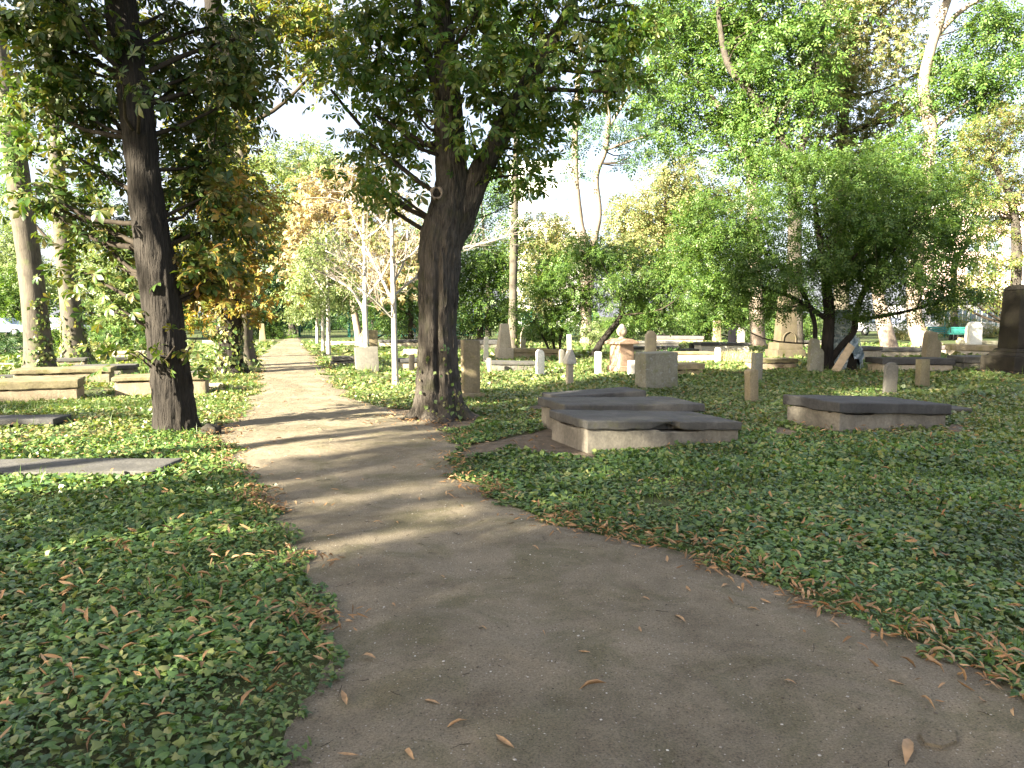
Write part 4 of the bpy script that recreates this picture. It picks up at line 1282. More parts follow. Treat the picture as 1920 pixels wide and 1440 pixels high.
tomb('box_tomb', 'pale box tomb with rough slab behind the curved grey trunk', (206, 719), 1.95, 0.75, 0.27, 0.11, 'slab_moss', 'plaster_warm', math.radians(20), 0.05, 0.0, 10, 'near_right', fine=0.1)
tomb('box_tomb', 'grey box tomb one row behind, right of the straight grey trunk', (252, 703), 1.5, 0.8, 0.16, 0.11, 'slab', 'plaster', math.radians(20), 0.04, 0.0, 11, 'near_right', fine=0.12)
tomb('box_tomb', 'weathered low tomb between the two grey trunks', (118, 688), 1.2, 0.7, 0.16, 0.10, 'slab', 'plaster_warm', math.radians(20), 0.04, 0.0, 12, 'near_mid', fine=0.14)
tomb('grave_slab', 'pale worn slab to the right of the straight grey trunk foot', (238, 681), 1.0, 0.6, 0.1, 0.09, 'sand_pale', 'plaster_warm', ROT, 0.03, 0.0, 13, 'near_mid', fine=0.14)
tomb('grave_slab', 'bright pale slab far behind in the sunny lawn', (240, 671), 1.1, 0.6, 0.15, 0.10, 'sand_pale', 'sand_pale', ROT, 0.03, 0.0, 14, 'near_mid', fine=0.2)
tomb('grave_slab', 'dark kerb stones at the far left edge before the curved trunk', (12, 713), 0.7, 0.4, 0.03, 0.09, 'slab_dark', 'slab_dark', ROT, 0.0, 0.0, 15, 'near_mid', base=False)
tomb('grave_slab', 'low pale tomb with dark slab behind the curved trunk', (40, 661), 1.5, 0.7, 0.13, 0.10, 'slab', 'sand_pale', ROT, 0.04, 0.0, 16, 'near_mid', fine=0.2)
tomb('grave_slab', 'narrow pale strip of stone across the left lawn', (15, 685), 1.6, 0.25, 0.02, 0.05, 'sand_pale', 'sand_pale', 0.0, 0.0, 0.0, 17, 'near_mid', base=False)
tomb('grave_slab', 'thin flat slab peeping out right of the leaning chestnut', (388, 731), 0.62, 0.5, 0.05, 0.06, 'sand_pale', 'plaster_warm', ROT, 0.02, 0.0, 18, 'near_mid')
tomb('grave_slab', 'flat grey slab near the foot of the ivy footed chestnut', (385, 702), 0.75, 0.5, 0.02, 0.07, 'slab', 'slab', ROT, 0.0, 0.0, 19, 'near_mid', base=False)
tomb('grave_slab', 'small whitish slab left of the ivy footed chestnut', (396, 648), 0.8, 0.5, 0.16, 0.12, 'limewhite', 'sand_pale', ROT, 0.03, 0.0, 20, 'near_mid', fine=0.2)
stele('small bent stone stump in the lawn behind the curved trunk', 46, 677, 9, 662, 'broken', 'darkstone', 0.6, seed=21)
stele('slim mossy obelisk stone at the left of the path before the gate', 491, 641, 15, 607, 'flat', 'sand', 0.8, taper=0.6, seed=22)

# by the path on its right side
stele('square grey block with a sunlit left side behind an ivy footed young tree', 687, 698, 47, 651, 'flat', 'grey', 0.55, math.radians(16), seed=23)
tomb('grave_slab', 'heap of low grey stones left of the square grey block', (645, 686), 0.75, 0.5, 0.14, 0.14, 'grey', 'grey', ROT, -0.03, 0.0, 24, 'near_mid', fine=0.12, gap=0.02)
stele('pale sloping broken monument behind the square grey block', 690, 660, 36, 619, 'cut', 'sand', 0.7, math.radians(28), seed=25)
stele('small dark stele left of the big grooved trunk', 772, 699, 12, 664, 'arch', 'darkstone', 0.6, seed=26)
tomb('grave_slab', 'low tomb with dark slab showing left of the big grooved trunk', (800, 694), 0.75, 0.6, 0.24, 0.11, 'slab_dark', 'sand_pale', ROT, 0.04, 0.0, 27, 'near_right', fine=0.15)
tomb('box_tomb', 'low pale tomb far back between the young trunks', (760, 651), 2.6, 0.8, 0.24, 0.13, 'slab_dark', 'sand_pale', ROT - 0.15, 0.04, 0.0, 28, 'near_mid', fine=0.25)
tomb('grave_slab', 'small pale block of stone beside the far low tomb', (772, 667), 0.5, 0.4, 0.12, 0.14, 'limewhite', 'limewhite', ROT, 0.0, 0.0, 29, 'near_mid')
tomb('grave_slab', 'long low kerb wall on the far path edge', (645, 648), 2.2, 0.5, 0.12, 0.1, 'sand_pale', 'sand_pale', 0.1, 0.02, 0.0, 30, 'near_mid', fine=0.25)
stele('tall yellowish upright slab on a low plinth right beside the big grooved trunk', 882, 750, 37, 638, 'flat', 'sand', 0.42, math.radians(26), seed=31, plinth=(0.13, 0.07))
stele('slim grey stele behind the tall yellowish slab', 911, 681, 10, 632, 'round', 'limewhite', 0.7, seed=32)
stele('pale tapered obelisk on a stepped base near the pole like trunk', 945, 675, 30, 607, 'flat', 'sand_pale', 0.7, taper=0.55, seed=33, plinth=(0.42, 0.05))
tomb('box_tomb', 'low dark sided tomb with a small pale post at its corner', (920, 695), 1.5, 0.8, 0.16, 0.09, 'slab', 'grey', ROT - 0.15, 0.04, -0.03, 34, fine=0.14)
stele('pale stubby post at the corner of a low tomb', 918, 697, 9, 671, 'arch', 'sand_pale', 0.9, seed=35)
tomb('box_tomb', 'long dark low tomb behind the tall yellowish slab', (900, 656), 2.1, 0.8, 0.26, 0.2, 'slab_dark', 'plaster', ROT - 0.2, 0.04, 0.0, 36, 'near_mid', fine=0.25)
tomb('box_tomb', 'low pale wall like tomb beneath the spreading shrub', (1010, 672), 2.6, 0.7, 0.2, 0.16, 'sand', 'sand', ROT - 0.25, 0.03, -0.02, 37, 'near_mid', fine=0.25)
stele('slim pale stele behind the pole like trunk', 980, 660, 11, 614, 'point', 'sand_pale', 0.7, seed=38)
stele('small white rounded stele gleaming in the sun', 1013, 706, 17, 656, 'round', 'marble', 0.65, math.radians(24), seed=39)
stele('little dark stele between the white one and the roof topped one', 1053, 686, 11, 655, 'round', 'grey', 0.6, seed=40)
stele('tall narrow pale stele behind the roof topped stone', 1068, 682, 9, 627, 'flat', 'limewhite', 0.8, seed=41)
stele('square pale post stone left of the urn monument', 1122, 704, 14, 659, 'arch', 'limewhite', 0.9, math.radians(22), seed=42)
stele('very small white square stone in front of the urn monument', 1186, 707, 17, 676, 'flat', 'limewhite', 0.8, seed=43)
stele('small dark stone behind the big pale block', 1187, 683, 11, 655, 'broken', 'darkstone', 0.6, seed=44)
stele('big weathered mossy block with worn pale relief on its face', 1233, 731, 80, 661, 'flat', 'grey_moss', 0.55, math.radians(22), seed=45)
stele('black stele with shouldered round top behind the big block', 1220, 680, 22, 620, 'shoulder', 'darkstone', 0.4, math.radians(10), seed=46)


def roof_stele():
    g = G(1068, 723)
    s = g[1] / FPX
    root = thing('gravestone', 'slender pale pillar with a steep roof shaped head and dark overhang', 'gravestone', g, math.radians(24), GS)
    HOLES.append((g[0], g[1], ROT, 0.12, 0.1))
    me = prism(outline('flat', 0.15, 0.50 + 0.08), 0.12, 0.01, 0.95, 0.004, 3)
    me.transform(__import__('mathutils').Matrix.Translation((0, 0, -0.08)))
    obj('pillar', me, M['sand_pale'], root)
    me = prism([(-0.12, 0), (0.12, 0), (0.12, 0.10), (0.02, 0.33), (-0.02, 0.33), (-0.12, 0.10)], 0.19, 0.01, 1, 0.004, 4)
    me.transform(__import__('mathutils').Matrix.Translation((0, 0, 0.50)))
    obj('roof_head', me, M['limewhite'], root)


roof_stele()


def urn_monument():
    g = G(1165, 697)
    root = thing('urn_monument', 'reddish pedestal monument crowned by a pale stone urn', 'monument', g, math.radians(30), 'pedestal monuments among the ivy')
    HOLES.append((g[0], g[1], math.radians(30), 0.34, 0.34))
    T = __import__('mathutils').Matrix.Translation
    for nm, w_, z, h_, tp, m_ in (('plinth', 0.60, -0.08, 0.26, 0.97, 'reddish'), ('pedestal', 0.50, 0.18, 0.62, 0.96, 'reddish')):
        me = prism(outline('flat', w_, h_), w_, 0.015, tp, 0.005, 5)
        me.transform(T((0, 0, z)))
        obj(nm, me, M[m_], root)
    me = prism([(-0.35, 0), (0.35, 0), (0.35, 0.06), (0.1, 0.15), (-0.1, 0.15), (-0.35, 0.06)], 0.70, 0.012, 1, 0.004, 6)
    me.transform(T((0, 0, 0.80)))
    obj('cap', me, M['reddish'], root)
    prof = [(0.10, 0.945), (0.11, 0.97), (0.05, 0.99), (0.05, 1.01), (0.11, 1.05), (0.145, 1.12), (0.15, 1.19), (0.12, 1.25), (0.09, 1.28), (0.10, 1.30), (0.06, 1.34), (0.02, 1.37)]
    V, F = tube([(0, 0, z) for _, z in prof], [r for r, _ in prof], 20)
    obj('urn', np_mesh('urn', V, F, True), M['sand_pale'], root)


urn_monument()

# background rows, middle
tomb('box_tomb', 'brown sandstone tomb with jutting slab right behind the big block', (1318, 704), 0.95, 0.6, 0.16, 0.17, 'sand', 'sand', ROT - 0.1, 0.04, 0.0, 47, 'near_right', fine=0.12)
tomb('box_tomb', 'sunlit white plastered tomb behind the brown sandstone one', (1341, 679), 1.7, 0.7, 0.27, 0.09, 'sand', 'limewhite', ROT - 0.1, 0.03, 0.0, 48, 'near_right', fine=0.15)
tomb('box_tomb', 'whitish box tomb behind the shouldered black stele', (1275, 664), 2.2, 0.8, 0.2, 0.12, 'slab', 'limewhite', ROT - 0.2, 0.04, 0.0, 49, 'near_right', fine=0.25)
tomb('box_tomb', 'second whitish tomb one row farther from the black stele', (1272, 654), 2.6, 0.8, 0.25, 0.12, 'limewhite', 'limewhite', ROT - 0.2, 0.04, 0.0, 50, 'near_right', fine=0.25)
tomb('box_tomb', 'long mauve grey slabbed tomb farthest in the middle of the lawn', (1318, 644), 2.9, 0.8, 0.24, 0.2, 'granite', 'sand_pale', ROT - 0.25, 0.05, -0.01, 51, 'near_right', fine=0.3)
tomb('box_tomb', 'small tomb with grey slab left of the far mauve one', (1252, 640), 1.2, 0.8, 0.2, 0.2, 'slab', 'plaster', ROT - 0.25, 0.03, 0.0, 52, 'near_right', fine=0.3)
tomb('box_tomb', 'pale box tomb with dark slab behind the pair of tall steles', (1405, 664), 2.1, 0.8, 0.36, 0.13, 'slab_dark', 'limewhite', ROT - 0.2, 0.04, -0.01, 53, 'near_right', fine=0.25)
tomb('grave_slab', 'low dark kerb between the dark post and the pair of tall steles', (1326, 664), 1.3, 0.5, 0.14, 0.08, 'slab_dark', 'grey', ROT - 0.2, 0.02, 0.0, 54, 'near_right', fine=0.25)
stele('dark little post stone in the middle lawn', 1298, 660, 11, 643, 'arch', 'darkstone', 0.8, seed=55)
stele('small sunlit rounded post beside dry pale grass', 1347, 681, 11, 651, 'round', 'limewhite', 0.9, seed=56)
stele('mauve granite stele, taller of the pair', 1373, 660, 16, 611, 'flat', 'granite', 0.6, seed=57, taper=0.96)
stele('light grey stele, shorter of the pair', 1390, 650, 14, 614, 'arch', 'limewhite', 0.6, seed=58)
stele('capped sandstone pillar behind the mauve granite stele', 1345, 642, 14, 601, 'flat', 'sand', 0.9, seed=59, plinth=(0.3, 0.03))


def obelisk():
    g = G(1479, 672)
    root = thing('obelisk_monument', 'large brown obelisk monument on stepped base with an arch on its front', 'monument', g + np.array([0, .4, 0]), math.radians(14), 'pedestal monuments among the ivy')
    HOLES.append((g[0], g[1] + .4, math.radians(14), 0.65, 0.5))
    T = __import__('mathutils').Matrix.Translation
    for nm, w_, d_, z, h_, tp, m_ in (('lower_step', 1.22, 0.85, -0.08, 0.40, 0.99, 'sand_shaded'), ('upper_step', 1.06, 0.72, 0.32, 0.27, 0.94, 'sand_shaded'), ('shaft', 0.74, 0.5, 0.59, 1.75, 0.72, 'sand_shaded')):
        me = prism(outline('flat', w_, h_), d_, 0.02, tp, 0.006, 7)
        me.transform(T((0, 0, z)))
        obj(nm, me, M[m_], root)
    pts = [(0.27 * math.cos(a), 0.27 * math.sin(a)) for a in np.linspace(0, math.pi, 13)]
    pts = [(x, z + 0.12) for x, z in pts]
    V, F = tube([(x, -0.255, 0.6 + z) for x, z in [(0.27, 0)] + pts + [(-0.27, 0)]], [0.03] * (len(pts) + 2), 6)
    obj('arch_moulding', np_mesh('arch_moulding', V, F, True), M['sand_shaded'], root)


obelisk()
stele('squat grey post at the corner of the obelisk base', 1451, 668, 13, 645, 'arch', 'grey', 0.8, seed=60)
tomb('box_tomb', 'rough mossy slabbed low tomb in front of the obelisk', (1418, 694), 1.3, 0.7, 0.2, 0.13, 'slab_moss', 'plaster_warm', ROT - 0.15, 0.04, 0.0, 61, fine=0.1, wav=0.03)
stele('front pillar stone with carved channel down its right edge, sunlit', 1411, 756, 25, 692, 'arch', 'sand', 0.8, math.radians(22), seed=62)
stele('darker pillar with flat jutting top just behind the sunlit pillar', 1420, 716, 21, 662, 'flat', 'grey_moss', 0.7, seed=63)
stele('mottled grey stele left of the low wide tree stems', 1530, 699, 30, 634, 'broken', 'grey_moss', 0.35, math.radians(8), seed=64)

# right side
stele('dark grey rounded stele standing in deep shade behind the long dark slabbed tomb', 1669, 739, 25, 679, 'round', 'grey', 0.35, math.radians(6), seed=65)
stele('mossy square post just right of the dark rounded stele', 1732, 729, 23, 674, 'flat', 'slab_moss', 0.7, math.radians(12), seed=66, lean=(0, 0.04))
tomb('box_tomb', 'pale based tomb with a dark rough slab behind the dark rounded stele', (1655, 698), 2.1, 0.8, 0.22, 0.17, 'slab_dark', 'sand_pale', math.radians(5), 0.05, -0.01, 67, fine=0.1)
stele('light stele with one broken shoulder behind the dark slabbed tomb', 1748, 676, 34, 621, 'broken', 'sand', 0.4, math.radians(10), seed=68)
tomb('box_tomb', 'long grey tomb behind the leaning grey trunk', (1735, 669), 2.3, 0.8, 0.2, 0.16, 'slab', 'sand_pale', math.radians(6), 0.04, 0.0, 69, 'near_right', fine=0.25)
tomb('box_tomb', 'pale plastered tomb left of the leaning grey trunk', (1652, 675), 1.1, 0.8, 0.36, 0.13, 'slab', 'sand_pale', math.radians(10), 0.04, 0.0, 70, 'near_right', fine=0.2)
tomb('box_tomb', 'grey tomb in the gap between broken shouldered stele and white stele', (1800, 663), 1.3, 0.7, 0.18, 0.15, 'granite', 'sand_pale', math.radians(8), 0.04, 0.0, 71, 'near_right', fine=0.25)
tomb('box_tomb', 'brown slabbed tomb before the white rounded stele', (1915, 668), 2.5, 0.8, 0.2, 0.24, 'sand', 'sand_pale', math.radians(-3), 0.04, -0.02, 72, 'near_right', fine=0.2)
tomb('box_tomb', 'grey slabbed tomb next to the dark monument foot', (1808, 692), 1.75, 0.8, 0.18, 0.2, 'slab', 'plaster', math.radians(2), 0.04, 0.0, 73, fine=0.12)
tomb('box_tomb', 'low tomb with scalloped slab behind the white rounded stele foot', (1925, 652), 3.0, 0.8, 0.15, 0.18, 'grey_moss', 'plaster', math.radians(-3), 0.04, -0.02, 74, 'near_right', fine=0.3)
stele('white marble stele with rounded head shining near the benches', 1827, 652, 31, 603, 'round', 'marble', 0.4, math.radians(14), seed=75)
stele('small brown post beside the white marble stele', 1803, 650, 12, 633, 'flat', 'sand', 0.7, seed=76)
tomb('grave_slab', 'low pale edging far behind the obelisk', (1500, 650), 1.6, 0.6, 0.2, 0.12, 'slab', 'sand_pale', 0.1, 0.03, 0.0, 77, 'near_left', fine=0.3)


def big_monument():
    g = G(1932, 703)
    root = thing('column_monument', 'massive dark monument with stepped foot at the edge of the view', 'monument', g + np.array([0, .5, 0]), math.radians(8), 'pedestal monuments among the ivy')
    HOLES.append((g[0], g[1] + .5, math.radians(8), 0.8, 0.7))
    T = __import__('mathutils').Matrix.Translation
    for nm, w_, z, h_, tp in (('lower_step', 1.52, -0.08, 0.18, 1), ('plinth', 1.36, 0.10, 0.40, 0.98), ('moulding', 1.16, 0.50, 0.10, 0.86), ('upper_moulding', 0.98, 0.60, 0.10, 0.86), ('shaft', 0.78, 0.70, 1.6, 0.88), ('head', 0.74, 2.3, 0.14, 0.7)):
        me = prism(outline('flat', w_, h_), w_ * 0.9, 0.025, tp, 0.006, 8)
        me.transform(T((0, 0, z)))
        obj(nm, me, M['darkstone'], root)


big_monument()


def covered_monument():
    g = G(1584, 694)
    root = thing('covered_monument', 'broken dark monument wrapped in crumpled grey plastic sheeting behind the low wide tree', 'monument', g + np.array([0, .3, 0]), math.radians(12))
    HOLES.append((g[0], g[1] + .3, math.radians(12), 0.4, 0.35))
    T = __import__('mathutils').Matrix.Translation
    me = prism([(-0.32, 0), (0.33, 0), (0.31, 0.55), (0.18, 0.85), (-0.1, 0.9), (-0.2, 0.6)], 0.5, 0.03, 0.95, 0.02, 5)
    me.transform(T((0.05, 0, -0.08)))
    obj('stone', me, M['darkstone'], root)
    me = prism(outline('arch', 0.62, 0.95), 0.4, 0.03, 0.9, 0.02, 6)
    me.transform(T((0, 0.05, 0.78)))
    obj('upper_stone', me, M['darkstone'], root)

    def sheet(nm, prof, seed, amp, a0=0.0, a1=2 * math.pi, tear=0.0):
        n, k = 40, len(prof)
        th = np.linspace(a0, a1, n)
        zr = np.array(prof)
        zi = np.interp(np.linspace(0, k - 1, 26), np.arange(k), zr[:, 0])
        ri = np.interp(np.linspace(0, k - 1, 26), np.arange(k), zr[:, 1])
        TH, Z = np.meshgrid(th, zi, indexing='ij')
        R_ = np.meshgrid(th, ri, indexing='ij')[1]
        P = np.stack([np.cos(TH) * 2, np.sin(TH) * 2, Z * 3], -1).reshape(-1, 3)
        R_ = R_ + (np.abs(fbm(P * 1.3, seed, 3)).reshape(TH.shape) - 0.2) * amp
        hem = np.linspace(0, 1, 26)[None, :] ** 3
        Z = Z - hem * tear * np.abs(fbm(np.stack([TH.ravel() * 2.3, TH.ravel() * 0, TH.ravel() * 0], -1), seed + 5, 2)).reshape(TH.shape)
        V = np.stack([np.cos(TH) * R_, np.sin(TH) * R_ * 0.75, Z], -1).reshape(-1, 3)
        i = np.arange(n * 26).reshape(n, 26)
        q = np.stack([i[:-1, :-1], i[1:, :-1], i[1:, 1:], i[:-1, 1:]], -1).reshape(-1, 4)
        obj(nm, np_mesh(nm, V, [q], True), M['tarp'], root)
    sheet('plastic_sheet', [(1.78, 0.04), (1.74, 0.28), (1.5, 0.38), (1.25, 0.42), (1.1, 0.32), (1.0, 0.40), (0.8, 0.48), (0.55, 0.52)], 4, 0.24, tear=0.5)
    sheet('torn_strip', [(0.95, 0.42), (0.7, 0.52), (0.45, 0.56), (0.25, 0.58)], 9, 0.10, -0.5, 0.35, 0.3)
    for k, (a, z) in enumerate([(0.0, 1.12), (0.3, 1.0)]):
        th = np.linspace(0, 2 * math.pi, 30)
        V, F = tube(np.stack([np.cos(th) * 0.43, np.sin(th) * 0.33, z + 0.06 * np.sin(th + a)], -1), [0.012] * 30, 5)
        obj('rope', np_mesh('rope', V, F, True), M['steel'], root)


covered_monument()
g = G(1572, 698)
V, F = boxgrid(0.24, 0.03, 0.95, 0.2, 0.004)
o = obj('leaning_board', np_mesh('leaning_board', V, [F]), M['wood'])
o.location = (g[0] - 0.12, g[1] - 0.02, 0.0)
o.rotation_euler = (-0.12, 0.62, 0.1)
tag(o, 'raw wooden board leaning against the covered monument', 'board')
g = G(1617, 690)
V, F = tube([(0.02, 0.0, -0.05), (-0.03, 0.02, 0.4), (-0.10, 0.05, 0.85), (-0.14, 0.08, 0.95)], [0.018] * 4, 6, 0.1)
tag(obj('prop_pole', np_mesh('prop_pole', V, F, True), M['steel'], None, (g[0], g[1], 0)), 'thin grey pole propped beside the covered monument', 'pole')

# embedded flat stone in the path and a dark lump beside the chestnut
g = np.array([G(*p)[:2] for p in [(1712, 1392), (1735, 1372), (1768, 1370), (1800, 1388), (1805, 1412), (1770, 1425), (1725, 1415)]])
c = g.mean(0)
me = prism([(0, 0), (1, 0), (1, 1), (0, 1)], 1)
bpy.data.meshes.remove(me)
bm = bmesh.new()
f = bm.faces.new([bm.verts.new((x - c[0], y - c[1], 0)) for x, y in g])
ex = bmesh.ops.extrude_face_region(bm, geom=[f])
for q in ex['geom']:
    if isinstance(q, bmesh.types.BMVert):
        q.co.z += 0.075
        q.co.x *= 0.9
        q.co.y *= 0.9
bmesh.ops.recalc_face_normals(bm, faces=bm.faces[:])
bmesh.ops.bevel(bm, geom=[e for e in bm.edges], offset=0.012, segments=2, affect='EDGES')
me = bpy.data.meshes.new('embedded_stone')
bm.to_mesh(me)
bm.free()
tag(obj('embedded_stone', me, M['path'], None, (c[0], c[1], -0.034)), 'flat grey stone sunk into the trodden path close to the viewer', 'stone')
g = G(397, 815)
V, F = boxgrid(0.22, 0.18, 0.16, 0.03, 0.03)
V = rough(V * np.array([1, 1, 1]), F, 0.035, 7, 3)
V[:, 2] -= 0.04
tag(obj('rock', np_mesh('rock', V, [F], True), M['darkstone'], None, (g[0], g[1], 0)), 'dark lump of stone between the leaning chestnut and the path', 'stone')

# ------------------------------------------------------------------ benches, fences, gate, people, cars, buildings
def box_part(name, size, loc, mat, parent, rot=(0, 0, 0), step=9.0, b=0.006):
    V, F = boxgrid(size[0], size[1], size[2], step, b)
    V[:, 2] -= size[2] / 2
    o = obj(name, np_mesh(name, V, [F]), M[mat], parent, loc)
    o.rotation_euler = rot
    return o


def bench():
    r = thing('park_bench', 'bench', 'bench', (0, 0, 0), 0, 'green park benches along the far edge')
    s = thing('seat', None, None)
    s.parent = r
    b = thing('backrest', None, None)
    b.parent = r
    for k in range(3):
        box_part('slat', (1.9, 0.12, 0.035), (0, -0.18 + 0.14 * k, 0.44), 'bench_paint', s)
    for k in range(3):
        box_part('slat', (1.9, 0.03, 0.115), (0, 0.21 + 0.035 * k, 0.55 + 0.135 * k), 'bench_paint', b, (-0.25, 0, 0))
    for sx in (-0.7, 0.7):
        for y0, y1 in ((-0.2, -0.26), (0.15, 0.24)):
            V, F = tube([(sx, y0, 0.43), (sx, y1, 0.0)], [0.028, 0.022], 6)
            obj('leg', np_mesh('leg', V, F), M['iron'], r)
        V, F = tube([(sx, 0.16, 0.42), (sx, 0.30, 0.88)], [0.022, 0.02], 6)
        obj('back_post', np_mesh('back_post', V, F), M['iron'], r)
    return r


def copy_tree(o, parent=None):
    c = o.copy()
    COL.objects.link(c)
    c.parent = parent
    for ch in list(o.children):
        copy_tree(ch, c)
    return c


b0 = bench()
for k, (px, Y, rz, lb) in enumerate([(1766, 49, 0.1, 'green slatted bench farther from the white rounded stele'), (1806, 48, -0.1, 'green slatted bench partly behind the white rounded stele'), (745, 52, 0.35, 'green slatted bench far behind the young trees')]):
    b_ = b0 if k == 0 else copy_tree(b0)
    p = W(px, 640, Y)
    b_.location = (p[0], p[1], 0)
    b_.rotation_euler = (0, 0, rz)
    b_['label'] = lb


def fence(label, p0, p1, h, n):
    a, b = np.array(p0, float), np.array(p1, float)
    L = np.linalg.norm(b - a)
    rz = math.atan2(b[1] - a[1], b[0] - a[0])
    r = thing('mesh_fence', label, 'fence', (a[0], a[1], 0), rz, 'green metal mesh fences around the graveyard')
    for k in range(n + 1):
        box_part('post', (0.07, 0.07, h + 0.15), (L * k / n, 0, h / 2), 'green_paint', r)
    for z in (0.12, h * 0.5, h - 0.06):
        box_part('rail', (L, 0.03, 0.03), (L / 2, 0.05, z), 'green_paint', r)
    parts = []
    for x in np.arange(0.12, L, 0.12):
        V, F = boxgrid(0.012, 0.012, h - 0.15, 9, 0.002)
        parts.append((V + np.array([x, 0.08, 0.1]), [F]))
    V, F = join(parts)
    tag(obj('wires', np_mesh('wires', V, F), M['green_paint'], r), kind='stuff')


g1 = W(690, 640, 56)
g2 = W(1110, 640, 60)
fence('green mesh fence running behind the bench and shrubs', (g1[0], g1[1]), (g2[0], g2[1]), 1.8, 7)
g1, g2 = W(1770, 640, 55), W(1965, 640, 53)
fence('green mesh fence in front of the low grey pavilion', (g1[0], g1[1]), (g2[0], g2[1]), 2.0, 4)
g1, g2 = W(380, 640, 55), W(524, 640, 55)
fence('green mesh fence left of the gate under the evergreens', (g1[0], g1[1]), (g2[0], g2[1]), 1.7, 3)


def gate():
    a = W(528, 640, 55)
    r = thing('garden_gate', 'open dark green metal gate at the end of the path with a pale notice', 'gate', (a[0], a[1], 0))
    box_part('gate_post', (0.14, 0.14, 2.2), (0, 0, 1.05), 'green_paint', r)
    x2 = W(562, 640, 55)[0] - a[0]
    box_part('gate_post', (0.14, 0.14, 1.9), (x2, 0, 0.9), 'green_paint', r)
    for x0, x1, y1 in ((-0.05, 0.28, -0.5), (x2, x2 + 0.95, -0.3)):
        V = []
        ps = []
        for z in (0.15, 0.75, 1.45):
            ps.append(tube([(x0, 0, z), (x1, y1, z)], [0.025, 0.025], 5))
        for t in np.linspace(0, 1, 8):
            ps.append(tube([(x0 + (x1 - x0) * t, y1 * t, 0.1), (x0 + (x1 - x0) * t, y1 * t, 1.55)], [0.016, 0.016], 5))
        V, F = join(ps)
        obj('gate_leaf', np_mesh('gate_leaf', V, F), M['green_paint'], r)
    box_part('notice', (0.30, 0.02, 0.42), (0.0, -0.09, 1.35), 'paper', r)


gate()
a = W(655, 640, 56)
r = thing('fence_post', 'tall dark green twin post standing alone behind the young trees', 'post', (a[0], a[1], 0))
box_part('post', (0.22, 0.1, 2.5), (0, 0, 1.2), 'green_paint', r)
box_part('post', (0.06, 0.06, 2.4), (0.32, 0, 1.15), 'green_paint', r)
a = W(602, 640, 55)
r = thing('sign_stand', 'small green stand with a white plate by the open gate', 'sign', (a[0], a[1], 0))
box_part('post', (0.08, 0.08, 1.2), (0, 0, 0.55), 'green_paint', r)
box_part('plate', (0.18, 0.02, 0.16), (0, -0.06, 0.95), 'paper', r)


def person():
    c = W(777, 630, 46)
    r = thing('person', 'person in a turquoise top and white trousers walking beyond the low tomb', 'person', (c[0], c[1], 0), 0.9)
    s = 0.62                                                 # as small as the photograph shows it
    bm = bmesh.new()
    pts = {'pel': (0, 0, .92, .15), 'chest': (0, .02, 1.25, .17), 'neck': (0, .02, 1.46, .06), 'head': (0, .03, 1.60, .10), 'crown': (0, .03, 1.70, .085),
           'shl': (-.19, .02, 1.38, .065), 'ell': (-.25, -.04, 1.10, .045), 'wrl': (-.22, -.18, .90, .032), 'hal': (-.21, -.24, .84, .035),
           'shr': (.19, .02, 1.38, .065), 'elr': (.25, .08, 1.10, .045), 'wrr': (.24, .02, .86, .032), 'har': (.24, 0, .78, .035),
           'hil': (-.09, 0, .86, .10), 'knl': (-.10, -.12, .48, .065), 'anl': (-.10, -.10, .09, .045), 'tol': (-.10, -.26, .03, .035),
           'hir': (.09, 0, .86, .10), 'knr': (.10, .06, .48, .065), 'anr': (.10, .22, .09, .045), 'tor': (.10, .08, .03, .035)}
    vs = {k: bm.verts.new((x * s, y * s, z * s)) for k, (x, y, z, _) in pts.items()}
    for a_, b_ in (('pel', 'chest'), ('chest', 'neck'), ('neck', 'head'), ('head', 'crown'), ('chest', 'shl'), ('shl', 'ell'), ('ell', 'wrl'), ('wrl', 'hal'), ('chest', 'shr'), ('shr', 'elr'), ('elr', 'wrr'), ('wrr', 'har'),
                   ('pel', 'hil'), ('hil', 'knl'), ('knl', 'anl'), ('anl', 'tol'), ('pel', 'hir'), ('hir', 'knr'), ('knr', 'anr'), ('anr', 'tor')):
        bm.edges.new((vs[a_], vs[b_]))
    me = bpy.data.meshes.new('body')
    bm.to_mesh(me)
    bm.free()
    o = obj('body', me, M['skin'], r)
    me.materials.append(M['cloth_blue'])
    me.materials.append(M['cloth_white'])
    md = o.modifiers.new('skin', 'SKIN')
    me.skin_vertices or None
    for i, (k, q) in enumerate(pts.items()):
        sv = me.skin_vertices[0].data[i]
        sv.radius = (q[3] * s, q[3] * s)
        sv.use_root = (k == 'pel')
    o.modifiers.new('sub', 'SUBSURF').levels = 1

    def shell(nm, segs, mat):
        ps = []
        for ks, k_ in segs:
            P = [np.array(pts[k][:3]) * s for k in ks]
            ps.append(tube(P, [pts[k][3] * s * k_ for k in ks], 10, 0.05))
        V, F = join(ps)
        obj(nm, np_mesh(nm, V, F, True), M[mat], r)
    shell('top', [(('pel', 'chest', 'neck'), 1.18), (('shl', 'ell'), 1.35), (('shr', 'elr'), 1.35)], 'cloth_blue')
    shell('trousers', [(('hil', 'knl', 'anl'), 1.3), (('hir', 'knr', 'anr'), 1.3), (('pel', 'hil'), 1.1), (('pel', 'hir'), 1.1)], 'cloth_white')
    V, F = tube([(0, .04 * s, 1.60 * s), (0, .045 * s, 1.70 * s), (0, .04 * s, 1.78 * s)], [.112 * s, .105 * s, .04 * s], 12)
    obj('hair', np_mesh('hair', V + np.array([0, 0.02, 0.02]), F, True), M['hair'], r)


person()


